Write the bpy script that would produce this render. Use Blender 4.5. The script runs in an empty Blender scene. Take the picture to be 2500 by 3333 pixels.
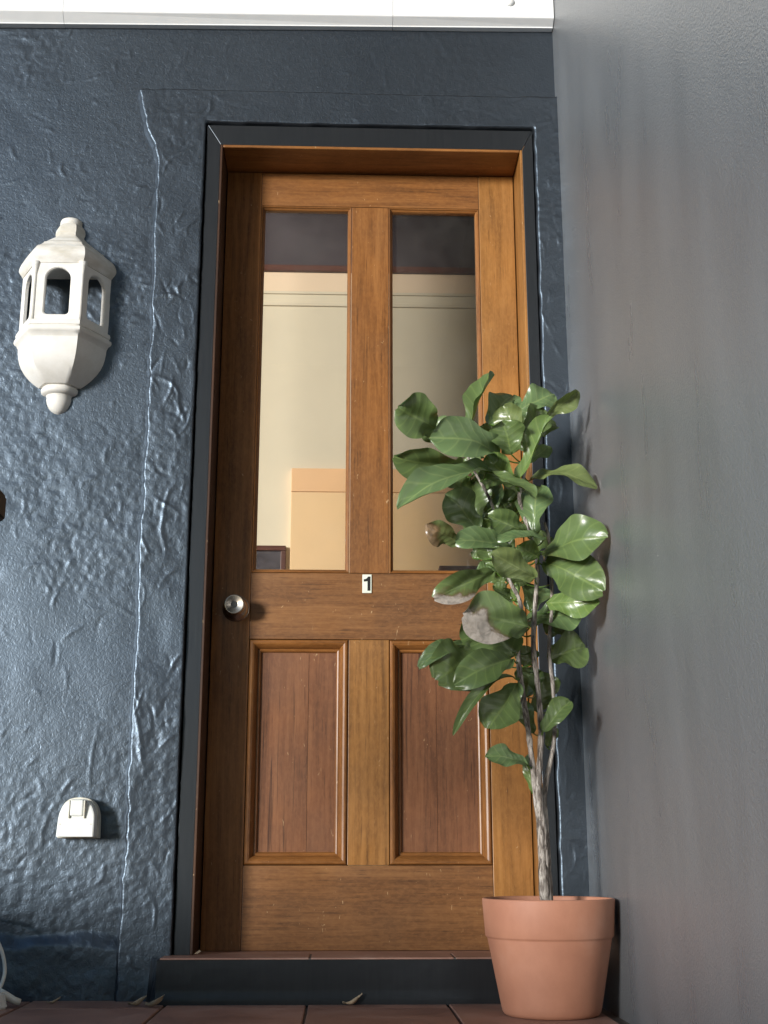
import bpy, bmesh, math, random
import numpy as np
from mathutils import Vector, Matrix

scene = bpy.context.scene
col = scene.collection
R = math.radians

# ------------------------------------------------------------------ camera
cam_data = bpy.data.cameras.new('camera')
cam = bpy.data.objects.new('camera', cam_data)
col.objects.link(cam)
cam.location = (-0.0715, -3.0701, 0.2206)
cam.rotation_euler = (R(90 + 15.10), 0.0, R(-1.951))
cam_data.sensor_fit = 'VERTICAL'
cam_data.sensor_height = 36.0
cam_data.lens = 36.0 * 4100.0 / 3333.0
cam_data.clip_start = 0.05
cam_data.clip_end = 3000.0
scene.camera = cam

# ------------------------------------------------------------------ sky and sun
SUN_AZ = 42.0      # degrees to the left of the line from the door straight out
SUN_EL = 6.5
to_sun = Vector((-math.sin(R(SUN_AZ)) * math.cos(R(SUN_EL)), -math.cos(R(SUN_AZ)) * math.cos(R(SUN_EL)), math.sin(R(SUN_EL))))
world = bpy.data.worlds.new('World')
scene.world = world
world.use_nodes = True
wn = world.node_tree
sky = wn.nodes.new('ShaderNodeTexSky')
sky.sky_type = 'NISHITA'
sky.sun_disc = False
sky.sun_elevation = R(SUN_EL)
sky.sun_rotation = math.atan2(to_sun.x, to_sun.y)
sky.ozone_density = 2.5
sky.air_density = 1.0
sky.dust_density = 0.4
wn.nodes['Background'].inputs['Strength'].default_value = 0.06
wn.links.new(sky.outputs['Color'], wn.nodes['Background'].inputs['Color'])

sun_data = bpy.data.lights.new('sun', 'SUN')
sun_data.energy = 1.5
sun_data.angle = R(11.0)
sun_data.color = (1.0, 0.985, 0.97)
sun = bpy.data.objects.new('sun', sun_data)
col.objects.link(sun)
sun.rotation_euler = (-to_sun).to_track_quat('-Z', 'Y').to_euler()
sun.location = to_sun * 8

scene.view_settings.view_transform = 'Standard'
scene.view_settings.look = 'None'
scene.view_settings.gamma = 1.0
scene.view_settings.use_curve_mapping = False
scene.view_settings.exposure = 1.8
scene.render.engine = 'CYCLES'
scene.cycles.use_denoising = True
scene.cycles.max_bounces = 8
scene.cycles.diffuse_bounces = 4
scene.cycles.glossy_bounces = 4
scene.cycles.transparent_max_bounces = 12
scene.cycles.sample_clamp_indirect = 6.0

# ------------------------------------------------------------------ material helpers
def nodes(name):
    m = bpy.data.materials.new(name)
    m.use_nodes = True
    t = m.node_tree
    return m, t, t.nodes['Principled BSDF']

def N(t, kind, **kw):
    n = t.nodes.new(kind)
    for k, v in kw.items():
        if k.startswith('i_'):
            key = k[2:]
            n.inputs[int(key) if key.isdigit() else key.replace('_', ' ')].default_value = v
        else:
            setattr(n, k, v)
    return n

def ramp(t, stops, interp='LINEAR'):
    r = t.nodes.new('ShaderNodeValToRGB')
    r.color_ramp.interpolation = interp
    e = r.color_ramp.elements
    while len(e) > 1:
        e.remove(e[-1])
    for i, (p, c) in enumerate(stops):
        el = e[0] if i == 0 else e.new(p)
        el.position = p
        el.color = (*c, 1) if len(c) == 3 else c
    return r

def g(v):
    return (v, v, v)

def coords(t, scale=(1, 1, 1), rand=True, kind='Object'):
    tc = t.nodes.new('ShaderNodeTexCoord')
    mp = t.nodes.new('ShaderNodeMapping')
    mp.inputs['Scale'].default_value = scale
    t.links.new(tc.outputs[kind], mp.inputs['Vector'])
    if rand:
        oi = t.nodes.new('ShaderNodeObjectInfo')
        vm = N(t, 'ShaderNodeVectorMath', operation='SCALE')
        vm.inputs[0].default_value = (3.7, 5.1, 4.3)
        t.links.new(oi.outputs['Random'], vm.inputs['Scale'])
        t.links.new(vm.outputs[0], mp.inputs['Location'])
    return mp.outputs['Vector']

def noise(t, vec, scale, detail=4, rough=0.55, dist=0.0):
    n = N(t, 'ShaderNodeTexNoise')
    n.inputs['Scale'].default_value = scale
    n.inputs['Detail'].default_value = detail
    n.inputs['Roughness'].default_value = rough
    n.inputs['Distortion'].default_value = dist
    t.links.new(vec, n.inputs['Vector'])
    return n

def mix(t, a, b, fac, blend='MIX'):
    m = N(t, 'ShaderNodeMix', data_type='RGBA', blend_type=blend)
    for sock, v in ((m.inputs[0], fac), (m.inputs[6], a), (m.inputs[7], b)):
        if hasattr(v, 'is_output'):
            t.links.new(v, sock)
        elif isinstance(v, (int, float)):
            sock.default_value = v
        else:
            sock.default_value = (*v, 1)
    return m.outputs[2]

def math_n(t, op, a, b=0.0, clamp=False):
    m = N(t, 'ShaderNodeMath', operation=op, use_clamp=clamp)
    for s, v in ((m.inputs[0], a), (m.inputs[1], b)):
        if hasattr(v, 'is_output'):
            t.links.new(v, s)
        else:
            s.default_value = v
    return m.outputs[0]

def bump(t, p, h, strength, dist, prev=None):
    b = N(t, 'ShaderNodeBump')
    b.inputs['Strength'].default_value = strength
    b.inputs['Distance'].default_value = dist
    t.links.new(h, b.inputs['Height'])
    if prev:
        t.links.new(prev, b.inputs['Normal'])
    if p is not None:
        t.links.new(b.outputs[0], p.inputs['Normal'])
    return b.outputs[0]

def plain(name, c, rough=0.5, var=0.12, scale=30.0, bmp=0.0, metal=0.0, spec=0.5):
    m, t, p = nodes(name)
    v = coords(t)
    n = noise(t, v, scale, 5)
    lo = tuple(x * (1 - var) for x in c)
    hi = tuple(min(1, x * (1 + var)) for x in c)
    r = ramp(t, [(0.3, lo), (0.7, hi)])
    t.links.new(n.outputs['Fac'], r.inputs[0])
    t.links.new(r.outputs[0], p.inputs['Base Color'])
    p.inputs['Roughness'].default_value = rough
    p.inputs['Metallic'].default_value = metal
    p.inputs['Specular IOR Level'].default_value = spec
    if bmp:
        bump(t, p, n.outputs['Fac'], bmp, 0.002)
    return m

# ------------------------------------------------------------------ materials
def mat_render_paint():
    m, t, p = nodes('charcoal_masonry_paint')
    v = coords(t, rand=False)
    big = noise(t, v, 3.0, 4)
    r = ramp(t, [(0.3, (0.0105, 0.0110, 0.0120)), (0.7, (0.0150, 0.0155, 0.0165))])
    t.links.new(big.outputs['Fac'], r.inputs[0])
    grit = noise(t, v, 260, 2)
    gr = ramp(t, [(0.70, g(0)), (0.78, g(1))])
    t.links.new(grit.outputs['Fac'], gr.inputs[0])
    t.links.new(mix(t, r.outputs[0], (0.05, 0.055, 0.06), math_n(t, 'MULTIPLY', gr.outputs[0], 0.5)), p.inputs['Base Color'])
    n1 = noise(t, v, 105, 3, 0.6, 0.9)
    n2 = noise(t, v, 270, 2, 0.6)
    rr = ramp(t, [(0.3, g(0.37)), (0.75, g(0.46))])
    t.links.new(n1.outputs['Fac'], rr.inputs[0])
    t.links.new(rr.outputs[0], p.inputs['Roughness'])
    p.inputs['Specular IOR Level'].default_value = 0.70
    p.inputs['IOR'].default_value = 1.8
    p.inputs['Specular Tint'].default_value = (0.62, 0.80, 1.0, 1)
    b1 = bump(t, None, n1.outputs['Fac'], 0.7, 0.0011)
    bump(t, p, n2.outputs['Fac'], 0.45, 0.0005, b1)
    return m

def mat_board_paint():
    m, t, p = nodes('charcoal_gloss_trim_paint')
    v = coords(t, (14, 14, 1.2))
    n = noise(t, v, 8, 4)
    r = ramp(t, [(0.3, (0.0135, 0.0142, 0.0150)), (0.7, (0.0180, 0.0187, 0.0195))])
    t.links.new(n.outputs['Fac'], r.inputs[0])
    t.links.new(r.outputs[0], p.inputs['Base Color'])
    p.inputs['Roughness'].default_value = 0.36
    p.inputs['Specular Tint'].default_value = (0.74, 0.87, 1.0, 1)
    bump(t, p, n.outputs['Fac'], 0.15, 0.001)
    return m

def mat_side_paint():
    m, t, p = nodes('grey_satin_wall_paint')
    v = coords(t, rand=False)
    vs = coords(t, (1, 4, 1.1), rand=False)
    st = noise(t, vs, 1.8, 4)
    r = ramp(t, [(0.3, (0.116, 0.124, 0.132)), (0.72, (0.140, 0.148, 0.156))])
    t.links.new(st.outputs['Fac'], r.inputs[0])
    t.links.new(r.outputs[0], p.inputs['Base Color'])
    p.inputs['IOR'].default_value = 1.75
    p.inputs['Specular IOR Level'].default_value = 0.7
    n1 = noise(t, v, 250, 2, 0.6)
    n2 = noise(t, v, 40, 3, 0.6)
    rr = ramp(t, [(0.3, g(0.26)), (0.75, g(0.34))])
    t.links.new(st.outputs['Fac'], rr.inputs[0])
    t.links.new(rr.outputs[0], p.inputs['Roughness'])
    b1 = bump(t, None, n1.outputs['Fac'], 0.9, 0.0016)
    bump(t, p, n2.outputs['Fac'], 0.12, 0.0030, b1)
    return m

def mat_wood(name, dark, mid, light, axis, rough=0.42, streak=0.35, cath=0.5):
    m, t, p = nodes(name)
    sc = {'x': (1.0, 9, 9), 'z': (9, 9, 1.0), 'y': (9, 1.0, 9)}[axis]
    fine = {'x': (2.5, 60, 60), 'z': (60, 60, 2.5), 'y': (60, 2.5, 60)}[axis]
    v = coords(t, sc)
    vf = coords(t, fine)
    vo = coords(t)
    n1 = noise(t, v, 2.2, 5, 0.55, 0.9)
    wv = N(t, 'ShaderNodeTexWave', wave_type='BANDS', bands_direction={'x': 'Z', 'z': 'X', 'y': 'X'}[axis])
    wv.inputs['Scale'].default_value = 1.6
    wv.inputs['Distortion'].default_value = 11.0
    wv.inputs['Detail'].default_value = 3.0
    wv.inputs['Detail Scale'].default_value = 0.6
    t.links.new(v, wv.inputs['Vector'])
    n2 = noise(t, vf, 4.0, 3, 0.6)
    n3 = noise(t, vo, 3.2, 4, 0.6)
    f = math_n(t, 'ADD', math_n(t, 'MULTIPLY', n1.outputs['Fac'], 1.0 - cath * 0.28), math_n(t, 'MULTIPLY', wv.outputs['Fac'], cath * 0.20))
    f = math_n(t, 'ADD', f, math_n(t, 'MULTIPLY', math_n(t, 'SUBTRACT', n2.outputs['Fac'], 0.5), 0.50))
    r = ramp(t, [(0.15, dark), (0.47, mid), (0.85, light)])
    t.links.new(f, r.inputs[0])
    # weathered blotches in the varnish
    bl = ramp(t, [(0.40, g(0)), (0.66, g(1))])
    t.links.new(n3.outputs['Fac'], bl.inputs[0])
    c = mix(t, r.outputs[0], tuple(x * 0.55 for x in mid), math_n(t, 'MULTIPLY', bl.outputs[0], 0.6))
    # fine cross figure of the quartered timber
    fg = noise(t, coords(t, {'x': (26, 60, 60), 'z': (60, 60, 26), 'y': (60, 26, 60)}[axis]), 2.4, 3, 0.6, 0.6)
    fgr = ramp(t, [(0.42, g(0)), (0.62, g(1))])
    t.links.new(fg.outputs['Fac'], fgr.inputs[0])
    c = mix(t, c, light, math_n(t, 'MULTIPLY', fgr.outputs[0], 0.22))
    # long dark streaks and old shakes
    sk = noise(t, coords(t, {'x': (0.9, 26, 26), 'z': (26, 26, 0.9), 'y': (26, 0.9, 26)}[axis]), 2.6, 4, 0.6, 0.5)
    skr = ramp(t, [(0.30, g(1)), (0.40, g(0))])
    t.links.new(sk.outputs['Fac'], skr.inputs[0])
    c = mix(t, c, tuple(x * 0.5 for x in dark), math_n(t, 'MULTIPLY', skr.outputs[0], streak))
    # dark open pores along the grain
    po = ramp(t, [(0.28, g(1)), (0.36, g(0))])
    t.links.new(n2.outputs['Fac'], po.inputs[0])
    c = mix(t, c, tuple(x * 0.4 for x in dark), math_n(t, 'MULTIPLY', po.outputs[0], 0.55))
    # pale knocks and scratches
    sc2 = noise(t, coords(t, (34, 34, 12)), 3.0, 2, 0.5, 1.5)
    sr = ramp(t, [(0.725, g(0)), (0.765, g(1))])
    t.links.new(sc2.outputs['Fac'], sr.inputs[0])
    c = mix(t, c, (0.50, 0.34, 0.18), math_n(t, 'MULTIPLY', sr.outputs[0], 0.65))
    t.links.new(c, p.inputs['Base Color'])
    rr = ramp(t, [(0.3, g(rough - 0.08)), (0.7, g(rough + 0.12))])
    t.links.new(n3.outputs['Fac'], rr.inputs[0])
    t.links.new(rr.outputs[0], p.inputs['Roughness'])
    p.inputs['Specular IOR Level'].default_value = 0.4
    bump(t, p, n2.outputs['Fac'], 0.22, 0.0008)
    return m

HON = ((0.0739, 0.0274, 0.0072), (0.2072, 0.0809, 0.0204), (0.3472, 0.155, 0.0456))
GOLD = ((0.1208, 0.0494, 0.011), (0.2783, 0.1229, 0.0297), (0.4148, 0.2048, 0.0616))
RED = ((0.065, 0.0242, 0.0112), (0.177, 0.0713, 0.0306), (0.2744, 0.1242, 0.0551))
BRN = ((0.0561, 0.0227, 0.0078), (0.1684, 0.0706, 0.0221), (0.3111, 0.1487, 0.0533))
M = {
    'render': mat_render_paint(),
    'board': mat_board_paint(),
    'side': mat_side_paint(),
    'white': plain('white_gloss_paint', (0.80, 0.81, 0.80), 0.35, 0.03, 20, 0.05),
    'ceiling': plain('white_ceiling_paint', (0.80, 0.80, 0.79), 0.6, 0.03, 8),
    'stile_l': mat_wood('timber_stile_lock_side', *HON, 'z'),
    'stile_r': mat_wood('timber_stile_hinge_side', *GOLD, 'z', cath=0.35),
    'muntin': mat_wood('timber_muntin', *GOLD, 'z', cath=1.0),
    'mullion': mat_wood('timber_mullion', *HON, 'z', cath=0.3),
    'rail_top': mat_wood('timber_top_rail', *HON, 'x', cath=0.3),
    'rail': mat_wood('timber_rail', *BRN, 'x', cath=0.35),
    'panel': mat_wood('timber_panel', *RED, 'z', streak=0.8, cath=0.4),
    'mould_v': mat_wood('timber_moulding_upright', *HON, 'z', 0.34, cath=0.2),
    'mould_h': mat_wood('timber_moulding_level', *HON, 'x', 0.34, cath=0.2),
    'jamb_l': mat_wood('timber_jamb_shaded', (0.020, 0.010, 0.006), (0.050, 0.023, 0.012), (0.085, 0.040, 0.020), 'z', 0.45, cath=0.3),  # darker copy of the jamb timber, shade on the left jamb painted in
    'jamb_v': mat_wood('timber_jamb', *GOLD, 'z', 0.34, cath=0.3),
    'jamb_h': mat_wood('timber_head', *HON, 'x', 0.36, cath=0.3),
    'table': mat_wood('dark_table_timber', (0.010, 0.006, 0.005), (0.020, 0.012, 0.008), (0.032, 0.019, 0.013), 'x', 0.5),
    'int_wood': mat_wood('red_brown_interior_timber', (0.055, 0.018, 0.012), (0.11, 0.038, 0.024), (0.16, 0.06, 0.035), 'x', 0.4),
}

def mat_glass():
    m, t, p = nodes('clear_window_glass')
    t.nodes.remove(p)
    out = t.nodes['Material Output']
    tr = N(t, 'ShaderNodeBsdfTransparent')
    tr.inputs[0].default_value = (0.95, 0.95, 0.93, 1)
    gl = N(t, 'ShaderNodeBsdfGlossy')
    gl.inputs['Roughness'].default_value = 0.02
    fr = N(t, 'ShaderNodeFresnel')
    fr.inputs[0].default_value = 1.5
    mx = N(t, 'ShaderNodeMixShader')
    v = coords(t)
    n = noise(t, v, 5.0, 5, 0.7)
    rr = ramp(t, [(0.35, g(0.006)), (0.9, g(0.05))])
    t.links.new(n.outputs['Fac'], rr.inputs[0])
    df = N(t, 'ShaderNodeBsdfDiffuse')
    df.inputs[0].default_value = (0.6, 0.58, 0.54, 1)
    mx2 = N(t, 'ShaderNodeMixShader')
    t.links.new(fr.outputs[0], mx.inputs[0])
    t.links.new(tr.outputs[0], mx.inputs[1])
    t.links.new(gl.outputs[0], mx.inputs[2])
    t.links.new(rr.outputs[0], mx2.inputs[0])
    t.links.new(mx.outputs[0], mx2.inputs[1])
    t.links.new(df.outputs[0], mx2.inputs[2])
    t.links.new(mx2.outputs[0], out.inputs['Surface'])
    return m

def mat_terracotta():
    m, t, p = nodes('terracotta_clay')
    v = coords(t)
    n = noise(t, v, 9, 6, 0.6)
    n2 = noise(t, v, 130, 3)
    st = noise(t, coords(t, (22, 22, 2)), 2.0, 4)
    r = ramp(t, [(0.30, (0.40, 0.175, 0.105)), (0.55, (0.47, 0.215, 0.130)), (0.8, (0.53, 0.275, 0.185))])
    t.links.new(n.outputs['Fac'], r.inputs[0])
    c = mix(t, r.outputs[0], (0.33, 0.14, 0.085), math_n(t, 'MULTIPLY', st.outputs['Fac'], 0.35))
    sp = ramp(t, [(0.75, g(0)), (0.80, g(1))])
    t.links.new(noise(t, v, 24, 3).outputs['Fac'], sp.inputs[0])
    c = mix(t, c, (0.24, 0.11, 0.07), math_n(t, 'MULTIPLY', sp.outputs[0], 0.6))
    t.links.new(c, p.inputs['Base Color'])
    p.inputs['Roughness'].default_value = 0.62
    bump(t, p, n2.outputs['Fac'], 0.12, 0.0008)
    return m

def mat_tile():
    m, t, p = nodes('brown_quarry_tile')
    v = coords(t)
    n = noise(t, v, 7, 6, 0.65, 0.4)
    n2 = noise(t, v, 90, 4, 0.6)
    oi = N(t, 'ShaderNodeObjectInfo')
    r = ramp(t, [(0.28, (0.235, 0.125, 0.092)), (0.5, (0.34, 0.19, 0.142)), (0.75, (0.43, 0.28, 0.22))])
    t.links.new(n.outputs['Fac'], r.inputs[0])
    k = math_n(t, 'ADD', math_n(t, 'MULTIPLY', oi.outputs['Random'], 0.35), 0.8)
    vm = N(t, 'ShaderNodeVectorMath', operation='SCALE')
    t.links.new(r.outputs[0], vm.inputs[0])
    t.links.new(k, vm.inputs['Scale'])
    du = ramp(t, [(0.60, g(0)), (0.75, g(1))])
    t.links.new(n2.outputs['Fac'], du.inputs[0])
    t.links.new(mix(t, vm.outputs[0], (0.42, 0.35, 0.30), math_n(t, 'MULTIPLY', du.outputs[0], 0.35)), p.inputs['Base Color'])
    rr = ramp(t, [(0.3, g(0.42)), (0.7, g(0.62))])
    t.links.new(n.outputs['Fac'], rr.inputs[0])
    t.links.new(rr.outputs[0], p.inputs['Roughness'])
    b1 = bump(t, None, n.outputs['Fac'], 0.3, 0.003)
    bump(t, p, n2.outputs['Fac'], 0.2, 0.001, b1)
    return m

def mat_ceramic(name, stain):
    m, t, p = nodes(name)
    v = coords(t, rand=False)
    n = noise(t, v, 14, 6, 0.65)
    r = ramp(t, [(0.3, (0.66, 0.64, 0.58)), (0.55, (0.76, 0.745, 0.70)), (0.75, (0.80, 0.79, 0.75))])
    t.links.new(n.outputs['Fac'], r.inputs[0])
    n2 = noise(t, coords(t, (6, 6, 14), rand=False), 2.2, 5, 0.6)
    rs = ramp(t, [(0.35, g(0)), (0.7, g(1))])
    t.links.new(n2.outputs['Fac'], rs.inputs[0])
    t.links.new(mix(t, r.outputs[0], (0.44, 0.40, 0.31), math_n(t, 'MULTIPLY', rs.outputs[0], stain)), p.inputs['Base Color'])
    p.inputs['Roughness'].default_value = 0.6
    bump(t, p, noise(t, v, 60, 4).outputs['Fac'], 0.15, 0.001)
    return m

def mat_bark():
    m, t, p = nodes('grey_fig_bark')
    v = coords(t, (60, 60, 14))
    n = noise(t, v, 2.2, 5, 0.65, 0.8)
    r = ramp(t, [(0.34, (0.035, 0.026, 0.020)), (0.46, (0.15, 0.125, 0.105)), (0.62, (0.46, 0.42, 0.37))])
    t.links.new(n.outputs['Fac'], r.inputs[0])
    t.links.new(r.outputs[0], p.inputs['Base Color'])
    p.inputs['Roughness'].default_value = 0.75
    bump(t, p, n.outputs['Fac'], 0.8, 0.003)
    return m

def mat_leaf(name, a, b, vein, burn=None, burn_edge=0.58):
    m, t, p = nodes(name)
    tc = N(t, 'ShaderNodeTexCoord')
    sx = N(t, 'ShaderNodeSeparateXYZ')
    t.links.new(tc.outputs['UV'], sx.inputs[0])
    au = math_n(t, 'MULTIPLY', math_n(t, 'ABSOLUTE', math_n(t, 'SUBTRACT', sx.outputs['X'], 0.5)), 2.0)
    vo = coords(t)
    n = noise(t, vo, 26, 4, 0.6)
    r = ramp(t, [(0.3, a), (0.7, b)])
    t.links.new(n.outputs['Fac'], r.inputs[0])
    # midrib
    mid = N(t, 'ShaderNodeMapRange', clamp=True)
    mid.inputs[1].default_value = 0.075
    mid.inputs[2].default_value = 0.02
    t.links.new(au, mid.inputs[0])
    # side veins running forward from the midrib
    ph = math_n(t, 'FRACT', math_n(t, 'MULTIPLY', math_n(t, 'SUBTRACT', sx.outputs['Y'], math_n(t, 'MULTIPLY', au, 0.20)), 6.5))
    lat = N(t, 'ShaderNodeMapRange', clamp=True)
    lat.inputs[1].default_value = 0.11
    lat.inputs[2].default_value = 0.02
    t.links.new(math_n(t, 'ABSOLUTE', math_n(t, 'SUBTRACT', ph, 0.5)), lat.inputs[0])
    vn = math_n(t, 'MAXIMUM', mid.outputs[0], math_n(t, 'MULTIPLY', lat.outputs[0], 0.62))
    c = mix(t, r.outputs[0], vein, math_n(t, 'MULTIPLY', vn, 0.9))
    # paler underside
    ge = N(t, 'ShaderNodeNewGeometry')
    under = mix(t, c, (0.17, 0.235, 0.085), 0.55)
    c = mix(t, c, under, ge.outputs['Backfacing'])
    rough = 0.31
    if burn:
        nb = noise(t, vo, 16, 5, 0.6, 0.5)
        d = math_n(t, 'ADD', math_n(t, 'MULTIPLY', sx.outputs['Y'], 0.55), math_n(t, 'MULTIPLY', math_n(t, 'SUBTRACT', 1.0, sx.outputs['X']), 0.35))
        d = math_n(t, 'ADD', d, math_n(t, 'MULTIPLY', math_n(t, 'SUBTRACT', nb.outputs['Fac'], 0.5), 0.5))
        e0 = ramp(t, [(burn_edge - 0.03, g(0)), (burn_edge + 0.02, g(1))])
        t.links.new(d, e0.inputs[0])
        e1 = ramp(t, [(burn_edge - 0.10, g(0)), (burn_edge, g(1))])
        t.links.new(d, e1.inputs[0])
        c = mix(t, c, (0.10, 0.055, 0.028), e1.outputs[0])
        cr = noise(t, vo, 45, 3, 0.55, 1.2)
        bc = ramp(t, [(0.34, tuple(x * 0.6 for x in burn)), (0.62, tuple(x * 1.2 for x in burn))])
        t.links.new(cr.outputs['Fac'], bc.inputs[0])
        c = mix(t, c, bc.outputs[0], e0.outputs[0])
    t.links.new(c, p.inputs['Base Color'])
    p.inputs['Roughness'].default_value = rough
    p.inputs['Specular IOR Level'].default_value = 0.55
    quilt = math_n(t, 'MULTIPLY', math_n(t, 'ABSOLUTE', math_n(t, 'SUBTRACT', ph, 0.5)), 2.0)
    bump(t, p, math_n(t, 'ADD', math_n(t, 'SUBTRACT', quilt, math_n(t, 'MULTIPLY', mid.outputs[0], 0.8)), math_n(t, 'MULTIPLY', n.outputs['Fac'], 0.6)), 0.28, 0.0018)
    tl = N(t, 'ShaderNodeBsdfTranslucent')
    t.links.new(mix(t, c, (0.35, 0.50, 0.04), 0.45), tl.inputs[0])
    mx = N(t, 'ShaderNodeMixShader')
    mx.inputs[0].default_value = 0.12
    t.links.new(p.outputs[0], mx.inputs[1])
    t.links.new(tl.outputs[0], mx.inputs[2])
    t.links.new(mx.outputs[0], t.nodes['Material Output'].inputs['Surface'])
    return m

M.update({
    'glass': mat_glass(), 'terracotta': mat_terracotta(), 'tile': mat_tile(), 'ceramic': mat_ceramic('off_white_bisque_ceramic', 0.10), 'ceramic_dusty': mat_ceramic('dusty_bisque_ceramic', 0.75), 'bark': mat_bark(),
    'grout': plain('grey_cement_grout', (0.13, 0.115, 0.10), 0.85, 0.25, 60, 0.3),
    'ground': plain('pale_yard_paving', (0.30, 0.29, 0.27), 0.85, 0.2, 3),
    'metal': plain('worn_brushed_steel', (0.40, 0.36, 0.31), 0.27, 0.12, 40, 0.03, 1.0),
    'keyhole': plain('black_lock_core', (0.012, 0.012, 0.012), 0.4, 0.1),
    'plate': plain('greenish_white_number_tile', (0.66, 0.70, 0.60), 0.4, 0.08, 40),
    'ink': plain('black_digit', (0.008, 0.008, 0.008), 0.45, 0.1),
    'plastic': plain('white_outdoor_plastic', (0.72, 0.74, 0.70), 0.32, 0.05, 30),
    'plastic_old': plain('stained_cream_plastic', (0.60, 0.58, 0.49), 0.4, 0.18, 45),
    'cable': plain('white_cable_sheath', (0.74, 0.75, 0.68), 0.4, 0.04),
    'soil': plain('dark_potting_soil', (0.035, 0.025, 0.018), 0.95, 0.4, 120, 0.8),
    'dry': plain('dry_leaf_tan', (0.42, 0.33, 0.22), 0.7, 0.35, 60, 0.3),
    'cream': plain('cream_hall_paint', (0.68, 0.59, 0.43), 0.6, 0.04, 4),
    'peach': plain('peach_alcove_paint', (0.84, 0.56, 0.29), 0.6, 0.04, 4),
    'frieze': plain('pale_peach_frieze_paint', (0.80, 0.61, 0.42), 0.6, 0.03, 4),
    'peach_deep': plain('deeper_peach_paint', (0.84, 0.50, 0.25), 0.6, 0.04, 4),
    'purple': plain('dark_plum_paint', (0.050, 0.037, 0.042), 0.5, 0.12, 9),
    'picture': plain('dark_picture', (0.07, 0.06, 0.065), 0.3, 0.4, 24),
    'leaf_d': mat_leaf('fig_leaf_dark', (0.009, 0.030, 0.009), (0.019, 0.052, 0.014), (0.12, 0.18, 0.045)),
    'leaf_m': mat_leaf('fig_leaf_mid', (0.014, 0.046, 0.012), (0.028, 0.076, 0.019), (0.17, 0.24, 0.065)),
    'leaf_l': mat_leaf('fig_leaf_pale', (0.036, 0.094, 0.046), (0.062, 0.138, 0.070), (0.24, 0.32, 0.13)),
    'leaf_y': mat_leaf('fig_leaf_young', (0.052, 0.122, 0.014), (0.088, 0.172, 0.022), (0.27, 0.35, 0.10)),
    'leaf_o': mat_leaf('fig_leaf_olive', (0.068, 0.078, 0.024), (0.115, 0.130, 0.042), (0.22, 0.24, 0.09)),
    'leaf_b': mat_leaf('fig_leaf_browning', (0.075, 0.080, 0.030), (0.13, 0.125, 0.055), (0.25, 0.23, 0.11), (0.20, 0.13, 0.07), 0.62),
    'leaf_w': mat_leaf('fig_leaf_scorched', (0.026, 0.058, 0.016), (0.050, 0.095, 0.024), (0.15, 0.21, 0.06), (0.34, 0.30, 0.26), 0.62),
})

# ------------------------------------------------------------------ object helpers
def tag(o, label=None, cat=None, group=None, kind=None):
    if label: o['label'] = label
    if cat: o['category'] = cat
    if group: o['group'] = group
    if kind: o['kind'] = kind
    return o

def thing(name, loc, label, cat, group=None):
    o = bpy.data.objects.new(name, None)
    o.empty_display_size = 0.05
    o.location = loc
    col.objects.link(o)
    return tag(o, label, cat, group)

def wloc(o):
    v = Vector((0, 0, 0))
    while o:
        v += o.location
        o = o.parent
    return v

def link(name, me, mat, parent=None, origin=None, smooth=False):
    """me is in world coordinates; the object's origin goes to `origin` (default: the parent's)."""
    o = bpy.data.objects.new(name, me)
    base = wloc(parent) if parent else Vector((0, 0, 0))
    org = Vector(origin) if origin is not None else base
    me.transform(Matrix.Translation(-org))
    o.location = org - base
    o.parent = parent
    col.objects.link(o)
    if mat is not None:
        me.materials.append(M[mat] if isinstance(mat, str) else mat)
    if smooth:
        me.polygons.foreach_set('use_smooth', [True] * len(me.polygons))
    return o

def mesh(verts, faces, name='m'):
    me = bpy.data.meshes.new(name)
    me.from_pydata([tuple(map(float, v)) for v in verts], [], faces)
    me.update()
    return me

def bm_mesh(bm):
    me = bpy.data.meshes.new('m')
    bmesh.ops.recalc_face_normals(bm, faces=bm.faces)
    bm.to_mesh(me)
    bm.free()
    return me

def box_me(x0, x1, y0, y1, z0, z1, bev=0.0, seg=2):
    bm = bmesh.new()
    bmesh.ops.create_cube(bm, size=1.0)
    for v in bm.verts:
        v.co = Vector(((x0 + x1) / 2 + v.co.x * (x1 - x0), (y0 + y1) / 2 + v.co.y * (y1 - y0), (z0 + z1) / 2 + v.co.z * (z1 - z0)))
    if bev:
        bmesh.ops.bevel(bm, geom=list(bm.edges), offset=bev, segments=seg, affect='EDGES', profile=0.5)
    return bm_mesh(bm)

def box(name, x0, x1, y0, y1, z0, z1, mat, parent=None, bev=0.0, seg=2, origin=None):
    return link(name, box_me(x0, x1, y0, y1, z0, z1, bev, seg), mat, parent, origin)

def prism_y(pts, y0, y1, bev=0.0):
    """outline in x,z extruded along y"""
    bm = bmesh.new()
    a = [bm.verts.new((x, y0, z)) for x, z in pts]
    b = [bm.verts.new((x, y1, z)) for x, z in pts]
    n = len(pts)
    bm.faces.new(a)
    bm.faces.new(b[::-1])
    for i in range(n):
        bm.faces.new((a[i], b[i], b[(i + 1) % n], a[(i + 1) % n]))
    if bev:
        bmesh.ops.bevel(bm, geom=list(bm.edges), offset=bev, segments=2, affect='EDGES', profile=0.5)
    return bm_mesh(bm)

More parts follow.
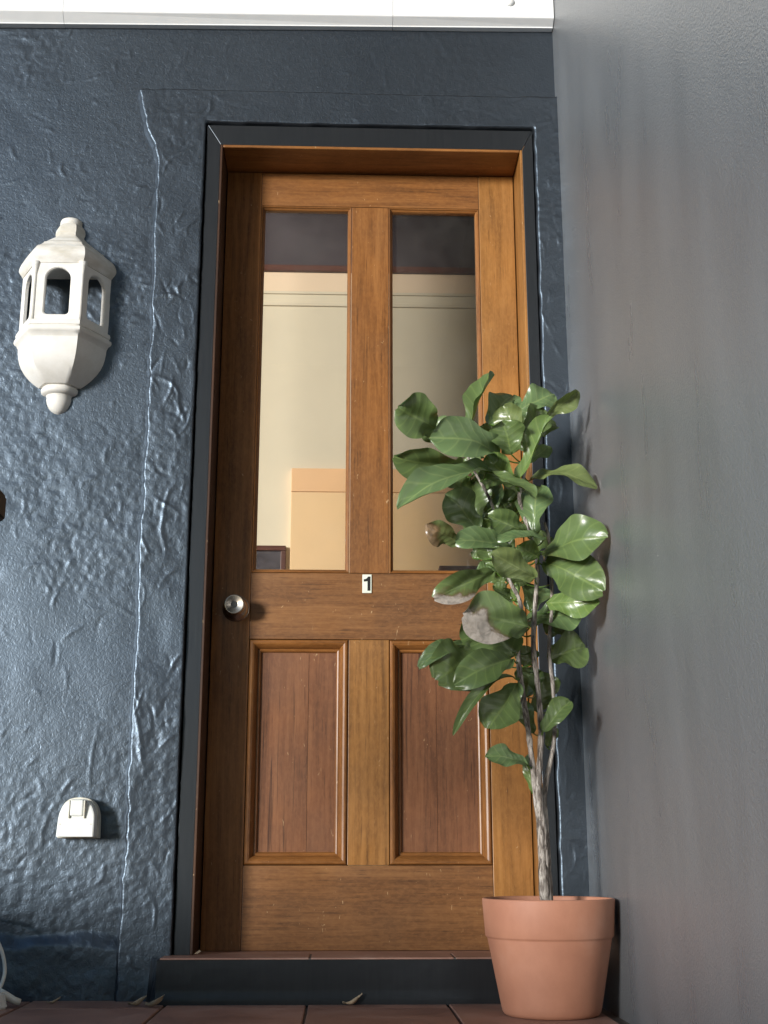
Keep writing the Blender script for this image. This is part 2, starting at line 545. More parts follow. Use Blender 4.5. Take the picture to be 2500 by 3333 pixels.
def lathe_z(prof, cx, cy, seg=64, closed=True):
    verts, faces = [], []
    for r, z in prof:
        for i in range(seg):
            a = 2 * math.pi * i / seg
            verts.append((cx + r * math.cos(a), cy + r * math.sin(a), z))
    for j in range(len(prof) - 1):
        for i in range(seg):
            i2 = (i + 1) % seg
            faces.append((j * seg + i, j * seg + i2, (j + 1) * seg + i2, (j + 1) * seg + i))
    if closed:
        faces.append(tuple(range(seg))[::-1])
        faces.append(tuple((len(prof) - 1) * seg + i for i in range(seg)))
    return mesh(verts, faces)

def lathe_y(prof, cx, cz, seg=40):
    """profile of (radius, y), capped at both ends"""
    me = lathe_z([(r, y) for r, y in prof], 0, 0, seg)
    me.transform(Matrix(((1, 0, 0, cx), (0, 0, 1, 0), (0, -1, 0, cz), (0, 0, 0, 1))))
    return me

def spline(pts, n=6):
    """Catmull-Rom through tuples of any length"""
    P = [np.array(p, float) for p in pts]
    P = [2 * P[0] - P[1]] + P + [2 * P[-1] - P[-2]]
    out = []
    for i in range(1, len(P) - 2):
        for k in range(n):
            u = k / n
            out.append(0.5 * ((2 * P[i]) + (-P[i - 1] + P[i + 1]) * u + (2 * P[i - 1] - 5 * P[i] + 4 * P[i + 1] - P[i + 2]) * u * u + (-P[i - 1] + 3 * P[i] - 3 * P[i + 1] + P[i + 2]) * u ** 3))
    out.append(P[-2])
    return out

def tube_me(path, seg=8, lump=0.0, rng=None):
    """path rows: x, y, z, radius"""
    verts, faces = [], []
    n = len(path)
    for i, q in enumerate(path):
        c = Vector(q[:3])
        d = (Vector(path[min(i + 1, n - 1)][:3]) - Vector(path[max(i - 1, 0)][:3])).normalized()
        ref = Vector((0, 1, 0)) if abs(d.y) < 0.9 else Vector((1, 0, 0))
        u = d.cross(ref).normalized()
        w = d.cross(u)
        k = 1 + (rng.uniform(-lump, lump) if rng else 0)
        for s in range(seg):
            a = 2 * math.pi * s / seg
            verts.append(c + (u * math.cos(a) + w * math.sin(a)) * q[3] * k)
    for i in range(n - 1):
        for s in range(seg):
            s2 = (s + 1) % seg
            faces.append((i * seg + s, i * seg + s2, (i + 1) * seg + s2, (i + 1) * seg + s))
    faces.append(tuple(range(seg))[::-1])
    faces.append(tuple((n - 1) * seg + s for s in range(seg)))
    return mesh(verts, faces)

# ------------------------------------------------------------------ hand-trowelled render: a height field
def lattice(ix, iz, seed):
    h = (ix * 374761393 + iz * 668265263 + seed * 974711) & 0xFFFFFFFF
    h = ((h ^ (h >> 13)) * 1274126177) & 0xFFFFFFFF
    return ((h ^ (h >> 16)) & 0xFFFF) / 65535.0

def vnoise(x, z, freq, seed):
    X, Z = x * freq, z * freq
    ix, iz = np.floor(X).astype(np.int64), np.floor(Z).astype(np.int64)
    fx, fz = X - ix, Z - iz
    fx, fz = fx * fx * fx * (fx * (fx * 6 - 15) + 10), fz * fz * fz * (fz * (fz * 6 - 15) + 10)
    a, b = lattice(ix, iz, seed), lattice(ix + 1, iz, seed)
    c, d = lattice(ix, iz + 1, seed), lattice(ix + 1, iz + 1, seed)
    return (a * (1 - fx) + b * fx) * (1 - fz) + (c * (1 - fx) + d * fx) * fz - 0.5

rng = random.Random(11)
STROKES = []
def stroke(x, z, ang, ln, curve, h, w):
    pts = []
    a = ang
    n = max(6, int(ln / 0.004))
    for i in range(n):
        pts.append((x, z, math.sin(math.pi * (i + 0.5) / n) ** 0.6))
        x += math.cos(a) * ln / n
        z += math.sin(a) * ln / n
        a += curve / n + rng.uniform(-0.12, 0.12)
    STROKES.append((np.array(pts), h * 0.7, w * 0.85))
for _ in range(210):
    stroke(rng.uniform(-1.0, -0.60), rng.uniform(0.0, 2.45), rng.uniform(0, 6.28), rng.uniform(0.010, 0.07), rng.uniform(-1.8, 1.8), rng.choice((1, 1, -0.8)) * rng.uniform(0.0007, 0.0022), rng.uniform(0.0025, 0.0055))
for _ in range(85):
    stroke(rng.uniform(-0.58, -0.46), rng.uniform(-0.05, 2.2), rng.choice((1.5, -1.5)) + rng.uniform(-1.1, 1.1), rng.uniform(0.015, 0.09), rng.uniform(-1.8, 1.8), rng.choice((1, 1, -0.9)) * rng.uniform(0.0008, 0.0028), rng.uniform(0.0025, 0.005))
for _ in range(70):
    stroke(rng.uniform(-0.6, 0.5), rng.uniform(2.15, 2.45), rng.uniform(0, 6.28), rng.uniform(0.015, 0.09), rng.uniform(-1.8, 1.8), rng.choice((1, -0.8)) * rng.uniform(0.0008, 0.0022), rng.uniform(0.0025, 0.005))
for _ in range(60):
    stroke(rng.uniform(0.455, 0.51), rng.uniform(0.0, 2.15), 1.5 + rng.uniform(-0.6, 0.6), rng.uniform(0.02, 0.13), rng.uniform(-1.2, 1.2), rng.choice((1, -0.8)) * rng.uniform(0.0012, 0.0032), rng.uniform(0.003, 0.006))
# a few long ridges one can see: beside the socket, by the plinth and down the band
for a in ((-0.667, 0.36, 1.75, 0.16, 0.25, 0.0032, 0.004), (-0.50, 1.28, 1.2, 0.20, 1.2, 0.0042, 0.005), (-0.505, 0.92, 1.9, 0.22, -0.9, 0.0045, 0.006),
          (-0.545, 0.40, 1.4, 0.20, 0.4, 0.0045, 0.006), (-0.50, 0.28, 0.7, 0.13, 0.2, 0.003, 0.004), (-0.77, 0.22, 1.6, 0.12, -0.9, 0.003, 0.004)):
    a = list(a); a[5] *= 0.6
    stroke(*a)

def trowel(X, Z):
    h = 0.0040 * vnoise(X, Z, 3.1, 1) + 0.0016 * vnoise(X + 0.02 * vnoise(X, Z, 9, 8), Z, 8.3, 2) + 0.0009 * vnoise(X, Z, 19, 3)
    patch = np.clip(vnoise(X, Z, 4.2, 9) * 3.0 + 0.55, 0.1, 1.0)
    h = h + patch * (0.0008 * vnoise(X + 0.01 * vnoise(X, Z, 40, 7), Z, 47, 4) + 0.0010 * vnoise(X, Z, 95, 5))
    for pts, amp, w in STROKES:
        x0, z0 = pts[:, 0].min() - 3 * w, pts[:, 1].min() - 3 * w
        x1, z1 = pts[:, 0].max() + 3 * w, pts[:, 1].max() + 3 * w
        sel = np.where((X > x0) & (X < x1) & (Z > z0) & (Z < z1))
        if len(sel[0]) == 0:
            continue
        dx = X[sel][:, None] - pts[None, :, 0]
        dz = Z[sel][:, None] - pts[None, :, 1]
        q = np.exp(-(dx * dx + dz * dz) / (w * w)) * pts[None, :, 2]
        h[sel] += amp * q.max(axis=1)
    return h

def sstep(a, b, x):
    u = np.clip((x - a) / (b - a), 0, 1)
    return u * u * (3 - 2 * u)

def field_me(patches):
    """patches: (x values, z values, function(X, Z) -> y of the face that looks at the camera)"""
    verts, faces = [], []
    for xs, zs, fn in patches:
        X, Z = np.meshgrid(np.asarray(xs), np.asarray(zs))
        Y = fn(X, Z)
        o = len(verts)
        nx, nz = len(xs), len(zs)
        verts.extend(zip(X.ravel().tolist(), Y.ravel().tolist(), Z.ravel().tolist()))
        for j in range(nz - 1):
            b = o + j * nx
            faces.extend((b + i, b + i + 1, b + nx + i + 1, b + nx + i) for i in range(nx - 1))
    return mesh(verts, faces)

# ================================================================== THE SETTING
FLOOR = -0.1065
XW = 0.514          # face of the side wall
ground = box('ground', -900, 900, -900, 900, -1.0, -0.62, 'ground')
tag(ground, kind='structure')

porch = box('porch_floor', -1.50, 0.90, -3.9, 0.05, -0.80, FLOOR - 0.006, 'grout')
tag(porch, kind='structure')
# quarry tiles: one shared mesh, every tile an object
TS = 0.313
tile_me = box_me(-TS / 2 + 0.003, TS / 2 - 0.003, -TS / 2 + 0.003, TS / 2 - 0.003, -0.010, 0.0, 0.0025, 2)
tile_me.materials.append(M['tile'])
xs_t = [-0.141 + TS * k - TS / 2 for k in range(-3, 3)]
ys_t = [-0.452 + TS * 1 - TS / 2 - TS * k for k in range(0, 11)]
k_ = 0
for yy in ys_t:
    for xx in xs_t:
        o = bpy.data.objects.new('tile', tile_me)
        o.parent = porch
        o.location = (xx + rng.uniform(-0.001, 0.001), yy, FLOOR + rng.uniform(-0.0012, 0.0012))
        o.rotation_euler = (rng.uniform(-0.002, 0.002), rng.uniform(-0.002, 0.002), rng.uniform(-0.004, 0.004))
        col.objects.link(o)
# the cut row against the house
cut_me = box_me(-TS / 2 + 0.003, TS / 2 - 0.003, -0.072, 0.070, -0.010, 0.0, 0.0025, 2)
cut_me.materials.append(M['tile'])
for xx in xs_t:
    o = bpy.data.objects.new('tile', cut_me)
    o.parent = porch
    o.location = (xx, -0.139 + 0.075, FLOOR + rng.uniform(-0.001, 0.001))
    col.objects.link(o)

# ------------------------------------------------------------------ the house wall round the door
WALL_Y = 0.022
house = thing('house_wall', (-0.5, 0.10, -0.62), 'charcoal rough plastered wall around the timber door', 'wall')
box('wall_core', -1.50, -0.448, 0.036, 0.17, -0.62, 3.50, 'render', house)
box('wall_core', -0.446, 0.440, 0.036, 0.17, 2.150, 3.50, 'render', house)
box('wall_core', 0.442, 1.60, 0.036, 0.17, -0.62, 3.50, 'render', house)
box('wall_core', -0.446, 0.440, 0.036, 0.17, -0.62, -0.03, 'render', house)

def plinth(X, Z):
    return 0.012 * (1 - sstep(-0.004, 0.032, Z + 0.030 * vnoise(X, Z, 6, 21) + 0.012 * vnoise(X, Z, 21, 24))) + 0.006 * (1 - sstep(-0.055, -0.015, Z + 0.03 * vnoise(X, Z, 9, 22))) * np.clip(0.5 + 1.5 * vnoise(X, Z, 11, 23), 0, 1)

def calm(X, Z):
    return 1.0 - 0.45 * sstep(1.9, 2.25, Z) * sstep(-0.95, -0.6, X)

def wall_fn(X, Z):
    return WALL_Y - trowel(X, Z) * calm(X, Z) - plinth(X, Z)

zs = np.arange(-0.115, 2.52, 0.004)
xs = np.concatenate([np.arange(-1.50, -1.0, 0.02), np.arange(-1.0, -0.5595, 0.004)])
left_face = link('plaster_face', field_me([(xs, zs, wall_fn)]), 'render', house, smooth=True)
top_face = link('plaster_face', field_me([(np.arange(-0.560, XW + 0.003, 0.0045), np.arange(2.20, 2.52, 0.0045), lambda X, Z: WALL_Y - trowel(X, Z) * calm(X, Z))]), 'render', house, smooth=True)

# the band of plaster standing proud around the door frame
EDGE_Z = [-0.2, 0.03, 0.20, 0.41, 0.78, 1.175, 1.595, 1.907, 2.03, 2.075, 2.12, 2.177, 2.243, 2.30]
EDGE_X = [-0.588, -0.586, -0.586, -0.583, -0.584, -0.585, -0.585, -0.591, -0.594, -0.600, -0.622, -0.634, -0.649, -0.651]
def band_fn(X, Z):
    ex = np.interp(Z, EDGE_Z, EDGE_X) + 0.0065 * vnoise(X * 0 + 0.3, Z, 13, 31) + 0.0040 * vnoise(X * 0 + 0.7, Z, 63, 32)
    tz = 2.252 + 0.006 * vnoise(X, Z * 0 + 0.2, 4, 33) + 0.002 * vnoise(X, Z * 0 + 0.4, 40, 34)
    proud = np.interp(Z, [2.0, 2.2], [0.034, 0.030]) * np.interp(X, [-0.6, -0.3], [1.0, 0.92])
    a = sstep(-0.003, 0.0150, X - ex)
    b = sstep(-0.001, 0.005, tz - Z)
    ix = -0.4515 + 0.0018 * vnoise(X * 0 + 0.1, Z, 30, 35)
    jx = 0.4435 + 0.002 * vnoise(X * 0 + 0.5, Z, 30, 36)
    iz = 2.1465 + 0.0018 * vnoise(X, Z * 0 + 0.1, 22, 37)
    hole = np.minimum(np.minimum(X - ix, jx - X), iz - Z)
    c = 1 - sstep(-0.005, 0.001, hole)
    up = np.minimum(a, b)
    t = (trowel(X, Z) * 1.1 + 0.0022 * vnoise(X, Z * 0.6, 11, 51) + 0.0009 * vnoise(X, Z * 0.7, 33, 52)) * np.interp(Z, [1.9, 2.2], [1.0, 0.6])
    y = WALL_Y + 0.009 - (0.009 + proud + t) * up
    # slump of old mortar where the band meets the ground
    y = y - 0.007 * up * (1 - sstep(-0.085, -0.02, Z + 0.02 * vnoise(X, Z, 12, 40))) * np.clip(0.5 + 1.0 * vnoise(X, Z, 9, 41), 0, 1)
    return y * c + 0.028 * (1 - c)
band = field_me([
    (np.linspace(-0.664, -0.4445, 74), np.arange(-0.115, 2.266, 0.004), band_fn),
    (np.linspace(-0.4445, 0.4365, 196), np.arange(2.138, 2.266, 0.003), band_fn),
    (np.linspace(0.4365, XW + 0.004, 24), np.arange(-0.115, 2.266, 0.004), band_fn)])
link('plaster_surround', band, 'render', house, smooth=True)

# ------------------------------------------------------------------ the side wall at right
side = thing('side_wall', (0.70, -1.9, -0.62), 'smooth grey satin painted side wall right of the door', 'wall')
box('wall_panel', XW, 0.66, -3.85, 0.036, -0.62, 3.30, 'side', side, 0.004, 2)

# ------------------------------------------------------------------ ceiling, its beam, low wall of the porch
ceil = box('porch_ceiling', -1.50, XW - 0.002, -3.9, 0.034, 3.10, 3.22, 'ceiling')
tag(ceil, kind='structure')
beam = thing('ceiling_beam', (-0.3, -0.02, 2.45), 'white painted beam along the top of the charcoal wall', 'beam')
def beam_me(x0, x1):
    # board with a sloping underside; the house has settled, so it runs slightly out of level
    prof = [(-0.020, 3.099, 0), (-0.020, 2.488, 0.0098), (-0.0185, 2.4862, 0.0098), (0.0030, 2.4720, 0.015), (0.0040, 2.4690, 0.015), (0.034, 2.4690, 0.015), (0.034, 3.099, 0)]
    n = len(prof)
    verts = [(x, y, z + k * x) for x in (x0, x1) for y, z, k in prof]
    faces = [tuple(range(n)), tuple(range(n, 2 * n))[::-1]] + [(i, n + i, n + (i + 1) % n, (i + 1) % n) for i in range(n)]
    me = mesh(verts, faces)
    bm = bmesh.new(); bm.from_mesh(me)
    bmesh.ops.recalc_face_normals(bm, faces=bm.faces)
    bm.to_mesh(me); bm.free()
    return me
link('board', beam_me(-1.49, -0.8625), 'white', beam)
link('board', beam_me(-0.8615, 0.0570), 'white', beam)
link('board', beam_me(0.0580, XW - 0.002), 'white', beam)
for sx_, sz_ in ((-0.455, 2.541), (0.388, 2.540)):
    link('screw_cover', lathe_y([(0.003, -0.0285), (0.009, -0.0270), (0.0125, -0.023), (0.013, -0.0195)], sx_, sz_, 24), 'white', beam, smooth=True)

para = thing('porch_low_wall', (-1.44, -1.9, FLOOR), 'low charcoal wall along the open left side of the porch', 'wall')
box('wall_panel', -1.498, -1.40, -3.85, 0.0, FLOOR - 0.005, 0.175, 'render', para, 0.006)
box('coping', -1.52, -1.38, -3.87, -0.002, 0.176, 0.205, 'tile', para, 0.005)

end_block = thing('end_light_blocker', (0.2, -3.86, FLOOR), 'unseen charcoal wall added behind the camera to block light', 'wall')  # unseen wall added to close the right part of the opening to sky light
box('wall_panel', -0.62, 0.66, -3.98, -3.852, FLOOR - 0.3, 3.099, 'render', end_block, 0.004)

high_block = box('high_light_blocker', -1.62, -0.621, -3.98, -3.852, 1.98, 3.099, 'ceiling')  # unseen board added so the upper wall reflects less sky
tag(high_block, 'unseen white board added behind the camera to block high sky', 'beam')

# ------------------------------------------------------------------ doorstep
step = thing('doorstep', (0, -0.03, FLOOR), 'charcoal painted doorstep capped with brown tiles', 'step')
ST = -0.0085
pts = [(-0.500, -0.010), (-0.472, -0.082), (0.512, -0.082), (0.512, 0.035), (-0.500, 0.035)]
bm = bmesh.new()
lo = [bm.verts.new((x, y, FLOOR - 0.004)) for x, y in [(-0.508, -0.012), (-0.474, -0.084), (0.512, -0.084), (0.512, 0.035), (-0.508, 0.035)]]
hi = [bm.verts.new((x, y, ST - 0.0045)) for x, y in pts]
bm.faces.new(lo[::-1]); bm.faces.new(hi)
for i in range(5):
    bm.faces.new((lo[i], lo[(i + 1) % 5], hi[(i + 1) % 5], hi[i]))
bmesh.ops.bevel(bm, geom=list(bm.edges), offset=0.004, segments=2, affect='EDGES')
link('riser', bm_mesh(bm), 'board', step)
link('riser_skim', field_me([(np.arange(-0.4765, 0.5125, 0.005), np.arange(FLOOR - 0.003, ST - 0.0035, 0.004), lambda X, Z: -0.0850 - 0.35 * trowel(X + 0.13, Z * 1.0 + 0.6) - 0.003 * sstep(-0.075, -0.1, Z))]), 'board', step, smooth=True)
# mortar skim on the open end of the step
bm = bmesh.new()
q = [(-0.505, -0.016, FLOOR), (-0.4765, -0.0845, FLOOR), (-0.4745, -0.0825, ST - 0.004), (-0.4985, -0.014, ST - 0.004)]
f0 = [bm.verts.new(c) for c in q]
f1 = [bm.verts.new((c[0] + 0.012, c[1] + 0.02, c[2])) for c in q]
bm.faces.new(f0); bm.faces.new(f1[::-1])
for i in range(4):
    bm.faces.new((f0[i], f1[i], f1[(i + 1) % 4], f0[(i + 1) % 4]))
bmesh.ops.subdivide_edges(bm, edges=list(bm.edges), cuts=5, use_grid_fill=True)
for v in bm.verts:
    v.co += Vector((rng.uniform(-0.0015, 0.0015), rng.uniform(-0.0015, 0.0015), rng.uniform(-0.001, 0.001)))
link('end_skim', bm_mesh(bm), 'render', step)
for x0, x1 in ((-0.470, -0.1385), (-0.1335, 0.1875), (0.1925, 0.5115)):
    me = box_me(x0, x1, -0.0815, 0.045, ST - 0.004, ST, 0.0012, 2)
    link('tread_tile', me, 'tile', step, origin=((x0 + x1) / 2, -0.02, ST))
box('tread_bed', -0.402, 0.402, 0.0455, 0.172, ST - 0.02, ST - 0.001, 'tile', step, 0.001)
box('grout_line', -0.1384, -0.1336, -0.0805, 0.044, ST - 0.004, ST - 0.0016, 'grout', step)
box('grout_line', 0.1876, 0.1924, -0.0805, 0.044, ST - 0.004, ST - 0.0016, 'grout', step)

# ------------------------------------------------------------------ door frame
frame = thing('door_frame', (0, 0.05, ST), 'dark painted door frame with bare timber inner edge', 'door frame')
JX, JZ = 0.4065, 2.0765
box('jamb', -0.4290, -JX, 0.0010, 0.171, ST, JZ + 0.022, 'jamb_l', frame, 0.002, 3)
box('jamb', JX, 0.4290, 0.0010, 0.171, ST, JZ + 0.022, 'jamb_v', frame, 0.003, 3)
box('head', -JX + 0.0005, JX - 0.0005, 0.0010, 0.171, JZ, JZ + 0.022, 'jamb_h', frame, 0.003, 3)
def face_piece(pts):
    return prism_y(pts, 0.0, 0.034, 0.0012)
xo, xi, zo, zi = 0.4475, 0.4130, 2.1430, 2.0830
link('painted_face', face_piece([(-xo - 0.003, ST), (-xi, ST), (-xi, zi), (-xo - 0.003, zo)]), 'board', frame)
link('painted_face', face_piece([(xi, ST), (xo - 0.005, ST), (xo - 0.005, zo), (xi, zi)]), 'board', frame)
link('painted_face', face_piece([(-xi + 0.0006, zi + 0.0006), (xi - 0.0006, zi + 0.0006), (xo - 0.006, zo), (-xo - 0.002, zo)]), 'board', frame)
# door stop behind the leaf
box('door_stop', -0.4060, -0.392, 0.171, 0.185, ST, 2.076, 'jamb_v', frame)
box('door_stop', -0.3915, 0.3915, 0.171, 0.185, 2.060, 2.076, 'jamb_v', frame)
box('door_stop', 0.392, 0.4060, 0.171, 0.185, ST, 2.076, 'jamb_v', frame)

# ------------------------------------------------------------------ the door leaf
DY0, DY1 = 0.127, 0.167
xl, xr, ml, mr = -0.3064, 0.3049, -0.0530, 0.0509
z1, z2, z3, z4 = 1.971, 0.919, 0.745, 0.189
door = thing('front_door', (0, DY0, 0.0), 'worn varnished timber front door with two tall glass panes', 'door')
G = 0.0004
def dbox(name, x0, x1, z0, z1_, mat, dy=0.0):
    return box(name, x0, x1, DY0 + dy, DY1, z0, z1_, mat, door, 0.0012, 2, origin=((x0 + x1) / 2, DY0, (z0 + z1_) / 2))
dbox('stile', -0.4035, xl - G, -0.0085, 2.0735, 'stile_l')
dbox('stile', xr + G, 0.4035, -0.0085, 2.0735, 'stile_r')
dbox('top_rail', xl + G, xr - G, z1 + G, 2.0733, 'rail_top', 0.0006)
dbox('lock_rail', xl + G, xr - G, z3 + G, z2 - G, 'rail', 0.0008)
dbox('bottom_rail', xl + G, xr - G, -0.0085, z4 - G, 'rail', 0.0008)
dbox('mullion', ml + G, mr - G, z2 + G, z1 - G, 'mullion', 0.0012)
dbox('muntin', ml + G, mr - G, z4 + G, z3 - G, 'muntin', 0.0012)

def mitred(name, x0, x1, z0, z1_, prof, parent):
    """four mitred lengths of a moulding; profile rows are (inset, y)"""
    c = [(x0, z0, 1, 1), (x1, z0, -1, 1), (x1, z1_, -1, -1), (x0, z1_, 1, -1)]
    for k in range(4):
        A, B = c[k], c[(k + 1) % 4]
        verts, faces = [], []
        for P in (A, B):
            for ins, y in prof:
                verts.append((P[0] + P[2] * ins, y, P[1] + P[3] * ins))
        n = len(prof)
        for i in range(n - 1):
            faces.append((i, i + 1, n + i + 1, n + i))
        # solid back so that it is a real length of timber
        bk = max(y for _, y in prof) + 0.001
        verts += [(P[0] + P[2] * ins, bk, P[1] + P[3] * ins) for P in (A, B) for ins in (prof[0][0], prof[-1][0])]
        b = 2 * n
        faces += [(0, n, b + 2, b), (n - 1, b + 1, b + 3, 2 * n - 1), (b, b + 2, b + 3, b + 1)]
        me = mesh(verts, faces)
        bm = bmesh.new(); bm.from_mesh(me)
        bmesh.ops.recalc_face_normals(bm, faces=bm.faces)
        bm.to_mesh(me); bm.free()
        link(name, me, 'mould_h' if k in (0, 2) else 'mould_v', parent, origin=((A[0] + B[0]) / 2, prof[0][1], (A[1] + B[1]) / 2))

BEAD = [(0.0, 0.1285), (0.0012, 0.1275), (0.0030, 0.1278), (0.0042, 0.1300), (0.0044, 0.1322), (0.0060, 0.1325), (0.0085, 0.1345), (0.0102, 0.1385), (0.0105, 0.1470)]
BOL = [(0.0, 0.1295), (0.0010, 0.1262), (0.0040, 0.1240), (0.0080, 0.1238), (0.0125, 0.1262), (0.0175, 0.1322), (0.0205, 0.1375), (0.0215, 0.1400), (0.0216, 0.1425), (0.0245, 0.1418), (0.0275, 0.1432), (0.0298, 0.1470), (0.0302, 0.1530)]
for a, b in ((xl, ml), (mr, xr)):
    mitred('glazing_bead', a + 0.0006, b - 0.0006, z2 + 0.0006, z1 - 0.0006, BEAD, door)
    gp = box('glass_pane', a + 0.004, b - 0.004, 0.1475, 0.1515, z2 + 0.004, z1 - 0.004, 'glass', door)
    mitred('panel_moulding', a + 0.0012, b - 0.0012, z4 + 0.0012, z3 - 0.0012, BOL, door)
    # the panel is glued up of boards; old joints have opened
    w0, w1 = a + 0.020, b - 0.020
    box('panel_back', a - 0.003, b + 0.003, 0.1585, 0.1640, z4 - 0.003, z3 + 0.003, 'table', door)
    cuts = [w0, w0 + (w1 - w0) * (0.62 if a < 0 else 0.47), w1]
    for i in range(len(cuts) - 1):
        pm = box_me(cuts[i] + (0.0004 if i else 0), cuts[i + 1] - (0.0004 if i < len(cuts) - 2 else 0), 0.1505 + 0.0003 * i, 0.158, z4 + 0.02, z3 - 0.02)
        link('panel_board', pm, 'panel', door, origin=((cuts[i] + cuts[i + 1]) / 2, 0.15, 0.46))

# knob
KX, KZ = -0.3425, 0.8235
knob = link('door_knob', lathe_y([(0.0335, 0.1262), (0.0335, 0.1245), (0.0318, 0.1215), (0.0250, 0.1150), (0.0150, 0.1070), (0.0125, 0.1000), (0.0135, 0.0930),
        (0.0215, 0.0820), (0.0250, 0.0745), (0.0256, 0.0700), (0.0250, 0.0665), (0.0236, 0.0650), (0.0222, 0.0652), (0.0100, 0.0675), (0.0082, 0.0680)], KX, KZ, 48), 'metal', door, smooth=True)
ring = link('rosette', lathe_y([(0.0345, 0.1268), (0.0345, 0.1248), (0.0332, 0.1238), (0.0300, 0.1238)], KX, KZ, 48), 'metal', knob, smooth=True)
link('lock_core', lathe_y([(0.0084, 0.0700), (0.0084, 0.0672), (0.0074, 0.0666), (0.0030, 0.0668)], KX, KZ, 28), 'keyhole', knob)
box('key_slot', KX - 0.0011, KX + 0.0011, 0.0660, 0.0672, KZ - 0.0052, KZ + 0.0045, 'ink', knob)

# number
px0, px1, pz0, pz1 = -0.0185, 0.0052, 0.8660, 0.9150
plate = box('number_plate', px0, px1, 0.1245, 0.1276, pz0, pz1, 'plate', door, 0.0006)
plate['label'] = 'small white tile with a black number 1'
def pp(u, v):
    return (px0 + (px1 - px0) * u, pz1 - (pz1 - pz0) * v)
dg = [pp(*c) for c in ((0.60, 0.115), (0.86, 0.115), (0.86, 0.875), (0.55, 0.875), (0.55, 0.345), (0.46, 0.375), (0.14, 0.385), (0.14, 0.265), (0.36, 0.245), (0.51, 0.195))]
link('digit', prism_y(dg, 0.1238, 0.1246), 'ink', plate)

# ------------------------------------------------------------------ the hall seen through the panes
hall = thing('hall_room', (0, 1.2, 0.0), 'cream painted hall with peach alcove seen through the door glass', 'room')
YB = 2.20
AX0, AZ1 = -0.294, 1.828      # alcove opening: left edge and top
box('back_wall', -1.42, 1.5, YB, YB + 0.10, -0.02, 2.7995, 'cream', hall)
box('upper_wall', -1.42, 1.5, YB + 0.001, YB + 0.10, 2.80, 3.34, 'purple', hall)
# a peach painted cupboard front standing off the wall, with its head board
box('cupboard_front', AX0, 1.5, YB - 0.030, YB - 0.0005, -0.02, AZ1 - 0.106, 'peach', hall, 0.002)
box('cupboard_head', AX0, 1.5, YB - 0.034, YB - 0.0005, AZ1 - 0.105, AZ1, 'peach_deep', hall, 0.002)
box('picture_rail', -1.42, 1.5, YB - 0.009, YB + 0.002, 2.603, 2.622, 'cream', hall, 0.004)
box('cornice_board', -1.42, 1.5, YB - 0.007, YB + 0.001, 2.662, 2.676, 'cream', hall, 0.003)
box('frieze', -1.42, 1.5, YB - 0.004, YB - 0.0004, 2.6765, 2.7695, 'frieze', hall)
box('timber_cornice', -1.42, 1.5, YB - 0.022, YB + 0.0005, 2.770, 2.799, 'int_wood', hall, 0.004)
box('hall_ceiling', -1.50, 1.6, 0.172, YB + 0.10, 3.345, 3.46, 'cream', hall)
box('hall_floor', -1.50, 1.6, 0.172, YB + 0.10, -0.12, -0.021, 'int_wood', hall)
box('hall_side_wall', 1.5, 1.6, 0.172, YB + 0.10, -0.02, 3.34, 'cream', hall)
# unseen window added at hall's left to let sun in: sill wall, piers
box('added_window_wall', -1.50, -1.421, 0.172, YB + 0.1, -0.02, 0.35, 'cream', hall)
box('added_window_wall', -1.50, -1.421, 0.172, 0.30, 0.352, 3.34, 'cream', hall)
box('added_window_wall', -1.50, -1.421, 1.44, YB + 0.1, 0.352, 3.34, 'cream', hall)
box('added_window_bar', -1.48, -1.44, 0.62, 0.66, 0.352, 3.34, 'white', hall)
pic = thing('framed_picture', (-0.37, YB - 0.02, 1.36), 'small dark framed picture on the hall wall, low in left pane', 'picture')
fx0, fx1, fz0, fz1 = -0.52, -0.312, 1.20, 1.484
def pframe(o_):
    box('frame', fx0, fx1, YB - 0.028, YB - 0.0005, fz1 - 0.022, fz1, 'int_wood', o_, 0.003)
    box('frame', fx0, fx1, YB - 0.028, YB - 0.0005, fz0, fz0 + 0.022, 'int_wood', o_, 0.003)
    box('frame', fx0, fx0 + 0.022, YB - 0.028, YB - 0.0005, fz0 + 0.0225, fz1 - 0.0225, 'int_wood', o_, 0.003)
    box('frame', fx1 - 0.022, fx1, YB - 0.028, YB - 0.0005, fz0 + 0.0225, fz1 - 0.0225, 'int_wood', o_, 0.003)
    box('print', fx0 + 0.02, fx1 - 0.02, YB - 0.014, YB - 0.002, fz0 + 0.02, fz1 - 0.02, 'picture', o_)
pframe(pic)
cab = thing('hall_cabinet', (0.62, YB - 0.2, -0.02), 'red brown timber cabinet top showing low in right pane', 'cabinet')
box('body', 0.36, 0.98, YB - 0.12, YB - 0.037, -0.02, 1.351, 'int_wood', cab, 0.004)
box('top', 0.335, 1.00, YB - 0.13, YB - 0.036, 1.352, 1.379, 'int_wood', cab, 0.005)

